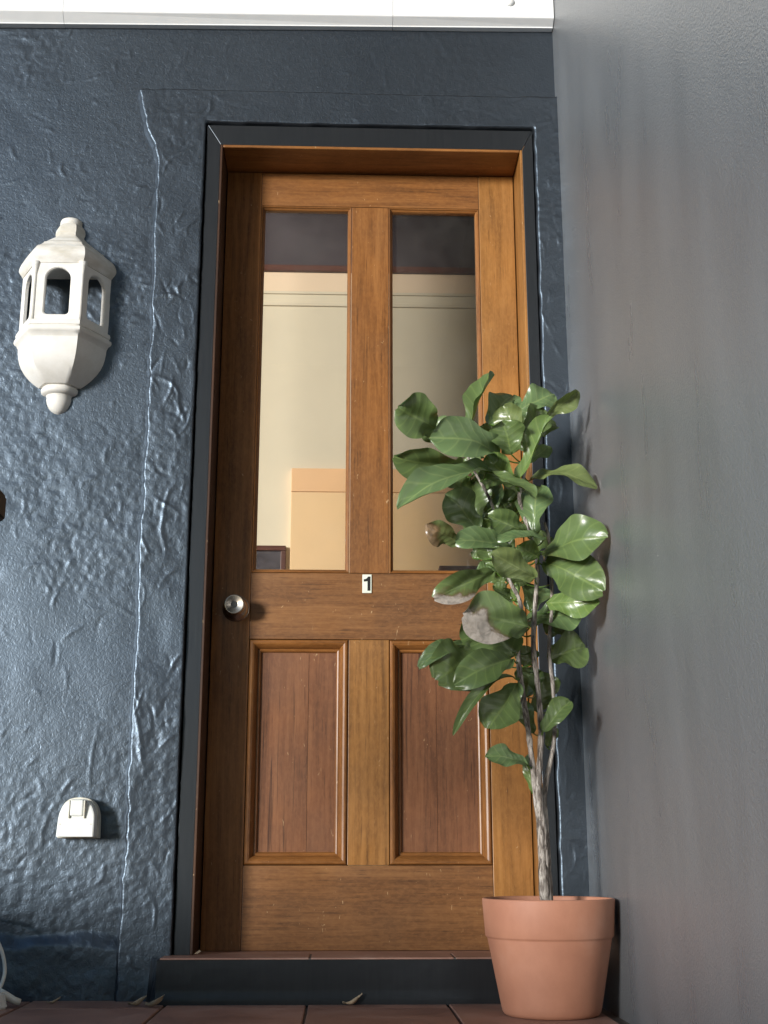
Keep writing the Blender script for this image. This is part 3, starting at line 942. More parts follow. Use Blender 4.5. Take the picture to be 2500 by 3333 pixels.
# ------------------------------------------------------------------ ceramic wall lantern
LX, LY = -0.8065, WALL_Y + 0.006
lan = thing('wall_lantern', (LX, LY, 1.30), 'off white ceramic half lantern hung on the charcoal wall', 'lantern')
def zl(y):
    return 1.8595 - (y - 130) / 1502.0 * 0.552
K = 0.000336
def half_ring(r, round_, n=28):
    """half hexagon (flat front) blended to a half circle, from the wall round to the wall"""
    out = []
    hexp = [(-r, 0.0), (-r / 2, -0.866 * r), (r / 2, -0.866 * r), (r, 0.0)]
    for i in range(n + 1):
        a = math.pi * i / n
        cx, cy = -r * math.cos(a), -r * math.sin(a)
        s = i / n * 3
        k = min(2, int(s)); f = s - k
        hx = hexp[k][0] * (1 - f) + hexp[k + 1][0] * f
        hy = hexp[k][1] * (1 - f) + hexp[k + 1][1] * f
        rd = max(round_, 0.10)
        out.append((hx * (1 - rd) + cx * rd, hy * (1 - rd) + cy * rd))
    return out
def loft(rows, n=27):
    verts, faces = [], []
    for y, hw, rd in rows:
        z = zl(y)
        verts += [(LX + x, LY + yy, z) for x, yy in half_ring(hw * K, rd, n)]
    m_ = n + 1
    for j in range(len(rows) - 1):
        for i in range(n):
            faces.append((j * m_ + i, (j + 1) * m_ + i, (j + 1) * m_ + i + 1, j * m_ + i + 1))
    # close top, bottom and the back against the wall
    faces.append(tuple(range(m_)))
    faces.append(tuple((len(rows) - 1) * m_ + i for i in range(m_))[::-1])
    faces.append(tuple([j * m_ for j in range(len(rows))][::-1] + [j * m_ + n for j in range(len(rows))]))
    me = mesh(verts, faces)
    bm = bmesh.new(); bm.from_mesh(me)
    bmesh.ops.recalc_face_normals(bm, faces=bm.faces)
    for f in bm.faces:
        f.smooth = len(f.verts) == 4
    for e in bm.edges:
        if len(e.link_faces) == 2 and e.calc_face_angle(0) > 0.62:
            e.smooth = False
    bm.to_mesh(me); bm.free()
    return me
link('finial', loft([(128, 40, 1), (131, 70, 1), (138, 82, 1), (150, 88, 1), (178, 90, 1), (186, 93, 0.8)]), 'ceramic_dusty', lan)
link('roof', loft([(184, 92, 0.6), (190, 104, 0.3), (215, 122, 0.12), (240, 127, 0.12), (258, 126, 0.12), (272, 120, 0.15), (284, 121, 0.15), (305, 140, 0.15), (335, 180, 0.12), (370, 228, 0.1),
      (404, 272, 0.1), (408, 284, 0.1), (418, 290, 0.1), (440, 316, 0.1), (456, 334, 0.1), (460, 348, 0.1), (474, 362, 0.1), (500, 382, 0.1), (525, 391, 0.1), (545, 393, 0.1), (562, 386, 0.1), (585, 368, 0.1), (600, 360, 0.1)]), 'ceramic_dusty', lan)
link('lower_moulding', loft([(1026, 358, 0.1), (1034, 374, 0.1), (1052, 380, 0.1), (1066, 376, 0.1), (1070, 366, 0.1), (1078, 372, 0.1), (1086, 388, 0.1), (1104, 390, 0.1), (1118, 380, 0.1), (1126, 366, 0.1), (1150, 352, 0.1)]), 'ceramic', lan)
link('bowl', loft([(1148, 352, 0.1), (1180, 349, 0.1), (1220, 343, 0.1), (1260, 332, 0.1), (1300, 313, 0.1), (1340, 286, 0.1), (1380, 248, 0.14), (1415, 205, 0.2), (1440, 166, 0.3)]), 'ceramic', lan)
link('drop', loft([(1438, 132, 0.5), (1446, 140, 0.7), (1460, 144, 0.9), (1480, 140, 0.9), (1494, 126, 0.9), (1500, 102, 1), (1510, 96, 1), (1530, 97, 1), (1560, 90, 1), (1590, 74, 1), (1612, 54, 1), (1626, 30, 1), (1632, 10, 1)]), 'ceramic', lan)
# window band: three arched faces with thickness
def arch_face(A, B, nrm, zb, zt, parent, th=0.011):
    A, B = Vector(A), Vector(B)
    d = (B - A).normalized(); w = (B - A).length
    hw_, x_mid = 0.0315, w / 2
    zs0, zs1 = zb + 0.018, zt - 0.016
    inner = []
    rc = 0.009
    for i in range(5):
        a = math.pi + math.pi / 2 * i / 4
        inner.append((x_mid - hw_ + rc + rc * math.cos(a), zs0 + rc + rc * math.sin(a)))
    for i in range(5):
        a = 1.5 * math.pi + math.pi / 2 * i / 4
        inner.append((x_mid + hw_ - rc + rc * math.cos(a), zs0 + rc + rc * math.sin(a)))
    ra = 0.030
    for i in range(13):
        a = math.pi * i / 12
        inner.append((x_mid + hw_ * math.cos(a), zs1 - ra + ra * math.sin(a)))
    cx, cz = x_mid, (zb + zt) / 2
    outer = []
    for u, v in inner:
        du, dv = u - cx, v - cz
        k = min((w / 2) / abs(du) if abs(du) > 1e-6 else 1e9, ((zt - zb) / 2) / abs(dv) if abs(dv) > 1e-6 else 1e9)
        outer.append((cx + du * k, cz + dv * k))
    # snap the nearest outer points onto the four corners
    for cu, cv in ((0, zb), (w, zb), (w, zt), (0, zt)):
        i = min(range(len(outer)), key=lambda q: (outer[q][0] - cu) ** 2 + (outer[q][1] - cv) ** 2)
        outer[i] = (cu, cv)
    bm = bmesh.new()
    def V(u, v, t):
        p_ = A + d * u - Vector(nrm) * t
        return bm.verts.new((p_.x, p_.y, v))
    n = len(inner)
    of = [V(u, v, 0) for u, v in outer]; ob = [V(u, v, th) for u, v in outer]
    lip = [V(cx + (u - cx) * 1.10, cz + (v - cz) * 1.035, 0.0) for u, v in inner]
    inf = [V(u, v, 0.0025) for u, v in inner]; inb = [V(u, v, th) for u, v in inner]
    for i in range(n):
        j = (i + 1) % n
        bm.faces.new((of[i], of[j], lip[j], lip[i]))
        bm.faces.new((lip[i], lip[j], inf[j], inf[i]))
        bm.faces.new((inf[i], inf[j], inb[j], inb[i]))
        bm.faces.new((ob[i], inb[i], inb[j], ob[j]))
    link('arched_window', bm_mesh(bm), 'ceramic', parent)
rb = 357 * K
zb_, zt_ = zl(1036), zl(592)
hx = [(-rb, 0.0), (-rb / 2, -0.866 * rb), (rb / 2, -0.866 * rb), (rb, 0.0)]
for k in range(3):
    A = (LX + hx[k][0], LY + hx[k][1], 0); B = (LX + hx[k + 1][0], LY + hx[k + 1][1], 0)
    dd = (Vector(B) - Vector(A)).normalized()
    nrm = (dd.y, -dd.x, 0)
    arch_face(A, B, nrm, zb_, zt_, lan)
for k in (1, 2):
    # corner posts with small brackets at the eaves
    x_, y_ = LX + hx[k][0], LY + hx[k][1]
    link('corner_post', lathe_z([(0.0065, zb_), (0.0062, zb_ + 0.02), (0.0062, zt_ - 0.035), (0.0095, zt_ - 0.012), (0.0115, zt_)], x_, y_ + 0.003, 16), 'ceramic', lan, smooth=True)

# ------------------------------------------------------------------ outdoor socket cover
SX, SZ = -0.683, 0.297
sock = thing('outlet_cover', (SX, WALL_Y - 0.01, 0.25), 'white plastic hooded outlet cover low on the charcoal wall', 'outlet cover')
def dome(hw, z0, zt_2, n=20):
    pts = [(SX - hw, z0), (SX + hw, z0)]
    zc = z0 + (zt_2 - z0) * 0.32
    for i in range(1, n):
        a = math.pi * i / n
        ca, sa = math.cos(a), math.sin(a)
        pts.append((SX + hw * 0.985 * math.copysign(abs(ca) ** 0.72, ca), zc + (zt_2 - zc) * sa ** 0.80))
    return pts
link('back_box', prism_y(dome(0.0475, 0.2515, 0.3445), -0.012, WALL_Y + 0.004, 0.002), 'plastic_old', sock)
front = dome(0.0445, 0.2545, 0.3405)
bm = bmesh.new()
rings = []
for sc_, y_ in ((1.0, -0.0122), (1.0, -0.020), (0.985, -0.026), (0.95, -0.0300), (0.90, -0.0315)):
    rings.append([bm.verts.new((SX + (x - SX) * sc_, y_ - 0.016 * (0.3445 - z) / 0.09 * (1 if y_ < -0.013 else 0), 0.2545 + (z - 0.2545) * sc_)) for x, z in front])
for a_, b_ in zip(rings, rings[1:]):
    for i in range(len(a_)):
        j = (i + 1) % len(a_)
        bm.faces.new((a_[i], a_[j], b_[j], b_[i]))
bm.faces.new(rings[-1])
bm.faces.new(rings[0][::-1])
link('hood', bm_mesh(bm), 'plastic', sock)
box('latch', SX - 0.0145, SX + 0.0150, -0.0445, -0.026, 0.301, 0.3375, 'plastic', sock, 0.003)
box('latch_rib', SX - 0.0190, SX - 0.0155, -0.0440, -0.024, 0.296, 0.3365, 'plastic_old', sock, 0.001)
box('latch_rib', SX + 0.0160, SX + 0.0195, -0.0440, -0.024, 0.296, 0.3365, 'plastic_old', sock, 0.001)
for dx_ in (-0.0365, 0.0345):
    link('screw', lathe_y([(0.0008, -0.0424), (0.0032, -0.0420), (0.0036, -0.0400), (0.0036, -0.030)], SX + dx_, 0.281, 16), 'plastic_old', sock)

# ------------------------------------------------------------------ side table whose corner enters the picture
tab = thing('side_table', (-0.95, -1.36, FLOOR), 'dark brown timber table, only its corner at left edge', 'table')
bm = bmesh.new()
o2 = [(-1.32, -1.60), (-0.600, -1.60), (-0.577, -1.57), (-0.577, -1.225), (-0.600, -1.20), (-1.32, -1.20)]
TT, TB = 0.760, 0.716
# top slab
for pts_, za, zb2 in ((o2, 0.700, 0.736),):
    lo = [bm.verts.new((x, y, za)) for x, y in pts_]
    md = [bm.verts.new((x, y, zb2)) for x, y in pts_]
    hi = [bm.verts.new((x * 1 - (0.022 if x > -1 else 0), y, 0.760)) for x, y in pts_]
    bm.faces.new(lo[::-1]); bm.faces.new(hi)
    for a_, b_ in ((lo, md), (md, hi)):
        for i in range(len(a_)):
            j = (i + 1) % len(a_)
            bm.faces.new((a_[i], a_[j], b_[j], b_[i]))
bmesh.ops.bevel(bm, geom=list(bm.edges), offset=0.003, segments=2, affect='EDGES')
link('table_top', bm_mesh(bm), 'table', tab)
for x_, y_ in ((-1.27, -1.56), (-0.70, -1.56), (-1.27, -1.25), (-0.70, -1.25)):
    box('leg', x_ - 0.018, x_ + 0.018, y_ - 0.018, y_ + 0.018, FLOOR, 0.700, 'table', tab, 0.003)

# ------------------------------------------------------------------ extension lead
lead = thing('extension_lead', (-0.82, -0.13, FLOOR), 'white extension lead with plug at the bottom left corner', 'extension lead')
pts = [(-0.98, -0.10, 0.10, 0.0042), (-0.90, -0.10, 0.085, 0.0042), (-0.845, -0.10, 0.050, 0.0042), (-0.818, -0.10, 0.012, 0.0042), (-0.806, -0.102, -0.030, 0.0042), (-0.810, -0.110, -0.062, 0.0044), (-0.822, -0.125, -0.085, 0.0046)]
link('cord', tube_me(spline(pts, 8), 12), 'cable', lead, smooth=True)
bm = bmesh.new()
o3 = [(-0.90, -0.185), (-0.798, -0.175), (-0.783, -0.150), (-0.790, -0.118), (-0.81, -0.105), (-0.90, -0.105)]
lo = [bm.verts.new((x, y, FLOOR + 0.0005)) for x, y in o3]
hi = [bm.verts.new((-0.84 + (x + 0.84) * 0.82, -0.145 + (y + 0.145) * 0.8, FLOOR + 0.034)) for x, y in o3]
bm.faces.new(lo[::-1]); bm.faces.new(hi)
for i in range(6):
    bm.faces.new((lo[i], lo[(i + 1) % 6], hi[(i + 1) % 6], hi[i]))
bmesh.ops.bevel(bm, geom=list(bm.edges), offset=0.004, segments=3, affect='EDGES')
link('plug', bm_mesh(bm), 'plastic', lead)
link('cord_guard', tube_me([(-0.812, -0.118, FLOOR + 0.034, 0.0075), (-0.800, -0.112, FLOOR + 0.026, 0.0085), (-0.782, -0.105, FLOOR + 0.014, 0.008), (-0.768, -0.100, FLOOR + 0.009, 0.007)], 12), 'cable', lead, smooth=True)

# ------------------------------------------------------------------ dry leaf scraps on the tiles
def scrap(x, y, ln, wd, rot, curl, lift, label):
    verts, faces = [], []
    nu, nv = 7, 6
    for i in range(nu):
        t = i / (nu - 1)
        w = wd * math.sin(math.pi * min(1, t * 0.92 + 0.06)) ** 0.8
        for j in range(nv):
            s = j / (nv - 1) * 2 - 1
            a = s * curl
            xx = (t - 0.5) * ln
            yy = w * math.sin(a) / max(curl, 0.2) + 0.002 * math.sin(9 * t + 3 * s)
            zz = w * (1 - math.cos(a)) / max(curl, 0.2) * 1.2 + lift * (t - 0.3) ** 2 * 2 + 0.0016 * math.sin(7 * t - 4 * s)
            verts.append((xx, yy, zz))
    for i in range(nu - 1):
        for j in range(nv - 1):
            q = i * nv + j
            faces.append((q, q + 1, q + nv + 1, q + nv))
    zmin = min(v[2] for v in verts)
    rm = Matrix.Rotation(rot, 4, 'Z')
    verts = [rm @ Vector((v[0], v[1], v[2] - zmin)) + Vector((x, y, FLOOR + 0.0022)) for v in verts]
    o = link('dry_leaf', mesh(verts, faces), 'dry', None, origin=(x, y, FLOOR + 0.0022), smooth=True)
    md = o.modifiers.new('thick', 'SOLIDIFY'); md.thickness = 0.0008
    tag(o, label, 'leaf', 'dry leaves on the floor')
scrap(-0.512, -0.105, 0.040, 0.013, 0.3, 1.3, 0.02, 'curled pale dry leaf left of the doorstep end')
scrap(-0.472, -0.128, 0.052, 0.014, -0.5, 1.1, 0.025, 'larger curled dry leaf at the doorstep corner')
scrap(-0.040, -0.100, 0.044, 0.010, 0.2, 1.3, 0.022, 'dry leaf scrap against the middle of the doorstep')
scrap(-0.705, -0.060, 0.030, 0.006, 0.2, 1.0, 0.012, 'tiny pale dry leaf near the white plug')

# ------------------------------------------------------------------ terracotta pot
PX, PY = 0.3715, -0.290
pot = thing('terracotta_pot', (PX, PY, FLOOR), 'terracotta flower pot beside the doorstep holding the fig', 'pot')
ZR = 0.1262
prof = [(0.060, FLOOR + 0.0012), (0.0935, FLOOR + 0.0012), (0.0985, FLOOR + 0.0035), (0.1020, FLOOR + 0.0095), (0.1045, FLOOR + 0.020),
        (0.1300, 0.0445), (0.1308, 0.0475), (0.1330, 0.0490), (0.1345, 0.0515), (0.1400, ZR - 0.004), (0.1396, ZR - 0.0010), (0.1378, ZR), (0.1330, ZR), (0.1315, ZR - 0.003), (0.1270, 0.060), (0.118, -0.01), (0.020, -0.012)]
link('body', lathe_z(prof, PX, PY, 96), 'terracotta', pot, smooth=True)
bm = bmesh.new()
bmesh.ops.create_circle(bm, cap_ends=True, radius=0.1265, segments=48)
bmesh.ops.create_grid(bm, x_segments=2, y_segments=2, size=0.001)
bmesh.ops.poke(bm, faces=[f for f in bm.faces if len(f.verts) > 10])
bmesh.ops.subdivide_edges(bm, edges=list(bm.edges), cuts=3, use_grid_fill=True)
for v in bm.verts:
    v.co = Vector((PX + v.co.x, PY + v.co.y, 0.062 + rng.uniform(-0.004, 0.004)))
link('soil', bm_mesh(bm), 'soil', pot)

# ------------------------------------------------------------------ fiddle leaf fig
fig = thing('fiddle_leaf_fig', (PX, PY, 0.06), 'tall fiddle leaf fig with large green leaves in terracotta pot', 'plant')
rs = random.Random(5)
STEMS = [
    [(0.366, -0.292, 0.052, 0.0125), (0.364, -0.292, 0.13, 0.0118), (0.360, -0.293, 0.254, 0.009), (0.351, -0.295, 0.347, 0.008), (0.338, -0.305, 0.473, 0.0072), (0.324, -0.32, 0.568, 0.0068), (0.318, -0.32, 0.649, 0.006), (0.328, -0.315, 0.75, 0.0055), (0.301, -0.31, 0.82, 0.005), (0.291, -0.31, 0.906, 0.0045), (0.266, -0.31, 0.993, 0.004), (0.228, -0.305, 1.072, 0.0035), (0.21, -0.3, 1.123, 0.003)],
    [(0.371, -0.288, 0.052, 0.0125), (0.370, -0.288, 0.13, 0.0118), (0.365, -0.290, 0.254, 0.0105), (0.357, -0.300, 0.347, 0.0085), (0.367, -0.295, 0.474, 0.0075), (0.364, -0.29, 0.572, 0.007), (0.357, -0.29, 0.671, 0.0065), (0.368, -0.295, 0.805, 0.0063), (0.369, -0.3, 0.857, 0.006), (0.355, -0.305, 0.918, 0.0055), (0.333, -0.305, 1.002, 0.005), (0.345, -0.305, 1.055, 0.0045), (0.352, -0.305, 1.102, 0.004), (0.344, -0.3, 1.168, 0.0035)],
    [(0.374, -0.282, 0.052, 0.0110), (0.374, -0.281, 0.13, 0.0100), (0.372, -0.280, 0.254, 0.009), (0.373, -0.28, 0.348, 0.0075), (0.399, -0.275, 0.46, 0.006), (0.401, -0.27, 0.574, 0.0056), (0.395, -0.27, 0.657, 0.005), (0.405, -0.27, 0.759, 0.005), (0.406, -0.27, 0.829, 0.0045), (0.403, -0.27, 0.917, 0.004), (0.395, -0.27, 0.955, 0.0035)],
]
ALL = []
for s_ in STEMS:
    s_ = [(a_, b_, c_, r_ * (0.86 if c_ > 0.3 else 0.95)) for a_, b_, c_, r_ in s_]
    path = spline(s_, 7)
    ALL += [Vector(p[:3]) for p in path]
    link('stem', tube_me(path, 10, 0.13, rs), 'bark', fig, smooth=True)
cam_p = Vector(cam.location)
# base, tip, blade width, roll, droop, fold, tone
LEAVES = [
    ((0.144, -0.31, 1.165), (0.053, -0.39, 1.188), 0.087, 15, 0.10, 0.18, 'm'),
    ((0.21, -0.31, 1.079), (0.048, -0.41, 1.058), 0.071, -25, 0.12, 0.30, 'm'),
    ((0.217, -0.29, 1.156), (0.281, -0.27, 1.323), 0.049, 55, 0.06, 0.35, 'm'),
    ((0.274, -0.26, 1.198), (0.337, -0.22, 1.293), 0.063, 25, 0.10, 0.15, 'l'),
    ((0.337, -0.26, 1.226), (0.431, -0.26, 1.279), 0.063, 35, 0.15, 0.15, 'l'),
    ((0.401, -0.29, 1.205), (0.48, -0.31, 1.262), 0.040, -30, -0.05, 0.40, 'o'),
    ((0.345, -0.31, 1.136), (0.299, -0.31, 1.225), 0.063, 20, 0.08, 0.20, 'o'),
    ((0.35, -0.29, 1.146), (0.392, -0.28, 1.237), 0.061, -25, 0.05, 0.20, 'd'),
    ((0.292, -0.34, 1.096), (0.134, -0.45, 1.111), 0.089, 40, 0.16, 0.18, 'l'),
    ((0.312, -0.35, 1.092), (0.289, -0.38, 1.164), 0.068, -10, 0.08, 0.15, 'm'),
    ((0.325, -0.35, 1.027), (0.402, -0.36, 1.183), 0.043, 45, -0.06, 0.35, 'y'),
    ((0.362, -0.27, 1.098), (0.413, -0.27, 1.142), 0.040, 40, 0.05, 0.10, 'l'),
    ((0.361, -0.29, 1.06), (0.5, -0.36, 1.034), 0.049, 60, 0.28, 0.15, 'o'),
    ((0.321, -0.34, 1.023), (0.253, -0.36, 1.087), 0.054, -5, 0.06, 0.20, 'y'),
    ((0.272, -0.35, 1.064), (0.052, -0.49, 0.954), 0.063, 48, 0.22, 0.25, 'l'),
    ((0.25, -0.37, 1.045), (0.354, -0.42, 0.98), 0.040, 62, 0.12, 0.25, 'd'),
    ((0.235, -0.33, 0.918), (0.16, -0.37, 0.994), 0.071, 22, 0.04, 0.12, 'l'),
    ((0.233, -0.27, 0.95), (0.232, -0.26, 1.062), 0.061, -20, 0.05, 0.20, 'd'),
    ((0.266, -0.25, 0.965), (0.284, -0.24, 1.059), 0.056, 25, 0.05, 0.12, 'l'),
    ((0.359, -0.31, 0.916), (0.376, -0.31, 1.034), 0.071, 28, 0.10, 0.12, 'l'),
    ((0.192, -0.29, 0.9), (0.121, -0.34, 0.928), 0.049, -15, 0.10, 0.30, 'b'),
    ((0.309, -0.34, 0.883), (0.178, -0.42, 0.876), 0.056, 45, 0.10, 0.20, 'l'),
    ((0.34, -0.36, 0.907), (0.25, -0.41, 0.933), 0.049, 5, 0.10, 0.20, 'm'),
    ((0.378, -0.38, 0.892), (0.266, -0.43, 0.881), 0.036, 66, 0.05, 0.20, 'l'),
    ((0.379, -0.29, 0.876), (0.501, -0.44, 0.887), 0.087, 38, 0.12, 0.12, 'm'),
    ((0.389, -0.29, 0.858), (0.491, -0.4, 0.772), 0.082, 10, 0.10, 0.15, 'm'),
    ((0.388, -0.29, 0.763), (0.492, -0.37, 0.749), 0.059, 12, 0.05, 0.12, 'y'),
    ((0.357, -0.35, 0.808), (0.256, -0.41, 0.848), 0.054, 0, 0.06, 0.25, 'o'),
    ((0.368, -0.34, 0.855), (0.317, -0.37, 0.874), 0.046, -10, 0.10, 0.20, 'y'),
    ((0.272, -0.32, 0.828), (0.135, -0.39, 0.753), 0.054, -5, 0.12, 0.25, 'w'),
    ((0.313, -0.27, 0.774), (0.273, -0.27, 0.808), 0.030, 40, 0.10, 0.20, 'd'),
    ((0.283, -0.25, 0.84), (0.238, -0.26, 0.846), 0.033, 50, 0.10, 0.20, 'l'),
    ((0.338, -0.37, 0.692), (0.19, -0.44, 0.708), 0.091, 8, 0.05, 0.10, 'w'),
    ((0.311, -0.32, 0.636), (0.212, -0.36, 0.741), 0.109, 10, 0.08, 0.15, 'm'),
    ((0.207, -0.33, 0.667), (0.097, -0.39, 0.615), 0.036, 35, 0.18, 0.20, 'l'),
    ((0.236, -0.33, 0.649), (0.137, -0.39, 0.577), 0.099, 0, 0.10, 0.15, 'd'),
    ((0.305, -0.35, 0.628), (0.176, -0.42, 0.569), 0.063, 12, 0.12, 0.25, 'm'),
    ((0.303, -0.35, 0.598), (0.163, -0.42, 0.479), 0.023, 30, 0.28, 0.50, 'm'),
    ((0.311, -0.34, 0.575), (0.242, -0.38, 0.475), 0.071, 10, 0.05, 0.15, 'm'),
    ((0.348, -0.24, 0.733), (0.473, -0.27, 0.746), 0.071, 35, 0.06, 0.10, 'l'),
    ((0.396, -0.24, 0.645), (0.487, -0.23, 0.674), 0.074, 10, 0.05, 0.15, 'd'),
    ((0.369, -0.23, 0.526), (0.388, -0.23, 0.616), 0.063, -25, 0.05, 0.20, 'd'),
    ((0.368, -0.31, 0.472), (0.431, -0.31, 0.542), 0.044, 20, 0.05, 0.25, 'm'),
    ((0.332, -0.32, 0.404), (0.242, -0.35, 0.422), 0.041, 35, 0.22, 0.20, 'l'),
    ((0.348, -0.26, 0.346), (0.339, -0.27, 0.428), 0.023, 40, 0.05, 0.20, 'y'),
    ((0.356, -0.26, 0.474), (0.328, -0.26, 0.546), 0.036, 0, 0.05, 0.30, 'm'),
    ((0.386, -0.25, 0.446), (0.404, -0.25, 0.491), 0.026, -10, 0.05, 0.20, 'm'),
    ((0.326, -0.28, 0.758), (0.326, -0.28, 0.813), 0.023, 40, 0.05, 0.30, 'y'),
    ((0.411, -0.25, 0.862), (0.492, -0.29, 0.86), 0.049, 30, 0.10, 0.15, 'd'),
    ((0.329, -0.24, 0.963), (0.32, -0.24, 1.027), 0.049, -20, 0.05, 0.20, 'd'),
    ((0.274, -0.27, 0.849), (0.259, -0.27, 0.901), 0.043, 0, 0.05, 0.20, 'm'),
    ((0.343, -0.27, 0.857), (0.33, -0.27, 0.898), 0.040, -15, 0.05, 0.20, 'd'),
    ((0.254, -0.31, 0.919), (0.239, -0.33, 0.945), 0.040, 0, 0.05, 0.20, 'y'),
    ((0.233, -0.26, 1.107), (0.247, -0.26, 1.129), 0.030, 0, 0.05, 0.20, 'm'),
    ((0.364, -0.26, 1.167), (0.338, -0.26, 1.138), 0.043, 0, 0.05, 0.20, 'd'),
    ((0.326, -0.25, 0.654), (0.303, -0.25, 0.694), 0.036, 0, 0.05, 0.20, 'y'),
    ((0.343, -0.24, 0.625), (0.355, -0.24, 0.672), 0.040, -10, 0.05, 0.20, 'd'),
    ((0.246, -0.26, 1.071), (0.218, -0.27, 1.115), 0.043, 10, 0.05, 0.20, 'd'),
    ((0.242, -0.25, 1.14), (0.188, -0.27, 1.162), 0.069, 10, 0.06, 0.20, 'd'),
    ((0.292, -0.24, 1.158), (0.258, -0.24, 1.202), 0.063, 20, 0.06, 0.20, 'd'),
    ((0.355, -0.23, 1.207), (0.369, -0.22, 1.267), 0.059, -10, 0.06, 0.20, 'd'),
    ((0.301, -0.26, 1.057), (0.245, -0.27, 1.075), 0.063, 15, 0.08, 0.20, 'd'),
    ((0.268, -0.24, 1.027), (0.219, -0.25, 1.045), 0.063, 0, 0.06, 0.20, 'd'),
    ((0.318, -0.25, 0.981), (0.288, -0.25, 1.024), 0.063, -10, 0.06, 0.20, 'm'),
    ((0.307, -0.27, 0.94), (0.247, -0.29, 0.956), 0.049, 20, 0.06, 0.20, 'd'),
    ((0.325, -0.25, 0.868), (0.285, -0.25, 0.903), 0.063, 10, 0.06, 0.20, 'd'),
    ((0.354, -0.23, 0.817), (0.314, -0.23, 0.859), 0.056, 10, 0.06, 0.20, 'd'),
    ((0.36, -0.22, 0.758), (0.398, -0.21, 0.816), 0.066, 20, 0.06, 0.20, 'l'),
    ((0.324, -0.27, 0.697), (0.274, -0.29, 0.664), 0.066, 15, 0.06, 0.20, 'm'),
    ((0.346, -0.23, 0.559), (0.362, -0.23, 0.626), 0.056, 10, 0.06, 0.20, 'm'),
    ((0.372, -0.24, 0.895), (0.411, -0.24, 0.931), 0.049, 20, 0.06, 0.20, 'm'),
    ((0.229, -0.25, 0.874), (0.264, -0.25, 0.906), 0.043, 20, 0.06, 0.20, 'm'),
    ((0.173, -0.24, 1.157), (0.13, -0.25, 1.201), 0.066, 10, 0.06, 0.20, 'm'),
    ((0.272, -0.23, 1.154), (0.222, -0.24, 1.158), 0.063, 20, 0.06, 0.20, 'm'),
    ((0.392, -0.24, 1.174), (0.413, -0.23, 1.23), 0.056, -20, 0.06, 0.20, 'd'),
    ((0.218, -0.26, 1.067), (0.167, -0.29, 1.04), 0.049, 20, 0.10, 0.20, 'm'),
    ((0.31, -0.24, 1.013), (0.339, -0.24, 1.064), 0.056, -10, 0.06, 0.20, 'd'),
    ((0.215, -0.26, 0.904), (0.243, -0.26, 0.942), 0.056, 0, 0.06, 0.20, 'd'),
    ((0.298, -0.24, 0.814), (0.271, -0.24, 0.856), 0.049, 0, 0.06, 0.20, 'd'),
    ((0.317, -0.23, 0.732), (0.263, -0.24, 0.788), 0.079, 0, 0.06, 0.20, 'm'),
    ((0.303, -0.24, 0.625), (0.259, -0.25, 0.653), 0.063, 0, 0.06, 0.20, 'd'),
    ((0.398, -0.21, 0.708), (0.442, -0.22, 0.734), 0.063, 20, 0.06, 0.20, 'd'),
]
TONE = {'d': 'leaf_d', 'm': 'leaf_m', 'l': 'leaf_l', 'y': 'leaf_y', 'o': 'leaf_o', 'b': 'leaf_b', 'w': 'leaf_w'}
def leaf_width(t):
    w = 0.52 + 0.48 * float(sstep(0.22, 0.66, np.array(t)))
    w *= min(1.0, (t / 0.13)) ** 0.55 if t > 0 else 0.0
    if t > 0.66:
        w *= math.sqrt(max(0.0, 1 - ((t - 0.66) / 0.345) ** 2))
    return w
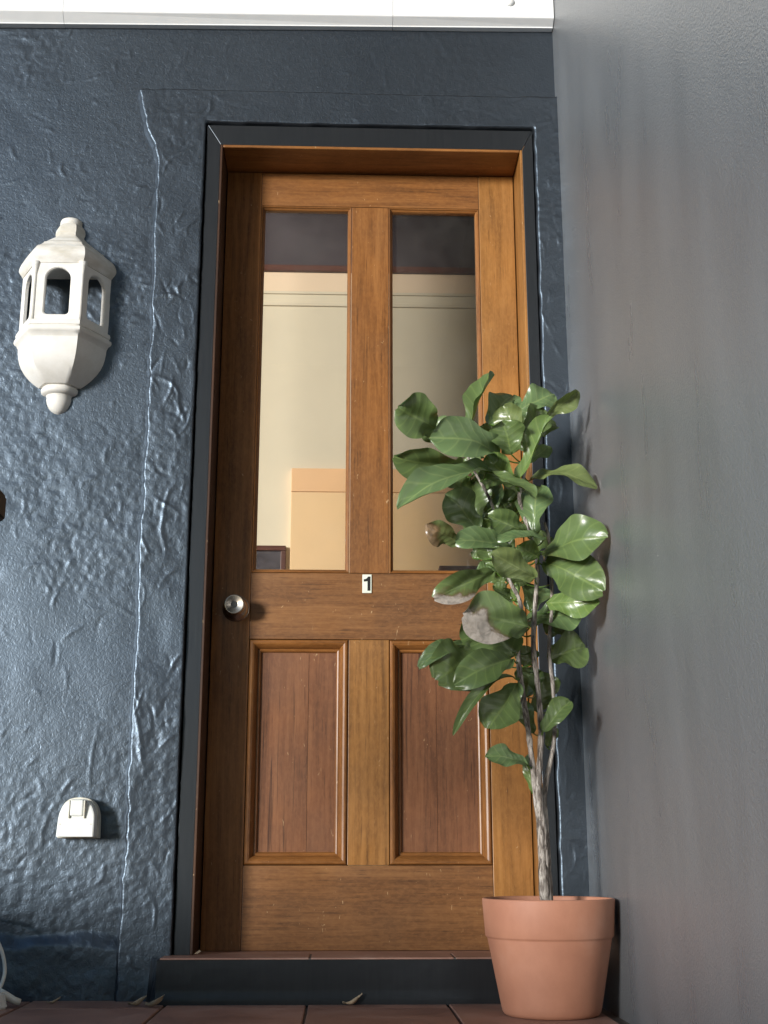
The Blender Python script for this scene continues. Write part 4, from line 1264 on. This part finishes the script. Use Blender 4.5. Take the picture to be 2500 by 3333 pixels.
def make_leaf(B, T, wd, roll, droop, fold, tone):
    B, T = Vector(B), Vector(T)
    a = (T - B); L = a.length; a = a / L
    view = (cam_p - (B + T) / 2).normalized()
    n0 = (view - a * view.dot(a)).normalized()
    s0 = a.cross(n0)
    sg = 1.0 if s0.dot(Vector((-0.6, 0, 0.8))) > 0 else -1.0
    rr_ = R(roll) * sg
    n = n0 * math.cos(rr_) + s0 * math.sin(rr_)
    s = a.cross(n)
    wd *= 1.3
    fold = fold * rs.uniform(1.1, 2.6)
    droop = droop * rs.uniform(0.9, 1.7)
    nu, nv = 21, 13
    verts, faces, uvs = [], [], []
    p1, p2, p3 = rs.uniform(0, 6), rs.uniform(0, 6), rs.uniform(2.2, 3.4)
    side_bend = rs.uniform(-0.08, 0.08)
    tipcurl = rs.uniform(0.0, 0.10)
    for i in range(nu):
        t = i / (nu - 1)
        hw = max(0.0012, wd / 2 * leaf_width(t))
        for j in range(nv):
            q = j / (nv - 1) * 2 - 1
            edge = q * q
            out = fold * abs(q) ** 1.35 * hw + wd * 0.10 * edge * math.sin(p3 * math.pi * t + p1 + (1.4 if q > 0 else 0)) + wd * 0.035 * edge * edge * math.sin(2.3 * p3 * math.pi * t + p2 + (2.1 if q > 0 else 0)) + wd * 0.03 * math.sin(9 * t + 5 * q + p2) * (1 - edge)
            out -= droop * L * ((t - 0.45) ** 2 * 2.2 - 0.25) + tipcurl * L * max(0, t - 0.75) * 2.0
            lat = hw * q * (1 - 0.10 * fold) + side_bend * L * (t * t - t)
            verts.append(B + a * (L * t) + s * lat + n * out)
            uvs.append((0.5 + 0.5 * q, t))
    for i in range(nu - 1):
        for j in range(nv - 1):
            k = i * nv + j
            faces.append((k, k + nv, k + nv + 1, k + 1))
    # keep the blade off the side wall
    mx_ = max(v.x for v in verts)
    if mx_ > XW - 0.006:
        f_ = (XW - 0.006 - B.x) / (mx_ - B.x)
        verts = [Vector((B.x + (v.x - B.x) * f_ if v.x > B.x else v.x, v.y, v.z)) for v in verts]
    me = mesh(verts, faces)
    uv = me.uv_layers.new(name='UVMap')
    for lp in me.loops:
        uv.data[lp.index].uv = uvs[lp.vertex_index]
    o = link('leaf', me, TONE[tone], fig, origin=B, smooth=True)
    # stalk from the nearest stem
    c = min(ALL, key=lambda p_: (p_ - B).length + max(0, p_.z - B.z) * 1.5)
    b0 = verts[nv // 2]
    if (c - b0).length < 0.14:
        midp = (c + b0) / 2 + Vector((0, 0, -0.006))
        path = spline([(*c, 0.0022), (*midp, 0.0018), (*b0, 0.0016)], 5)
        link('stalk', tube_me(path, 6), 'leaf_y', o)
for row in LEAVES:
    make_leaf(*row)
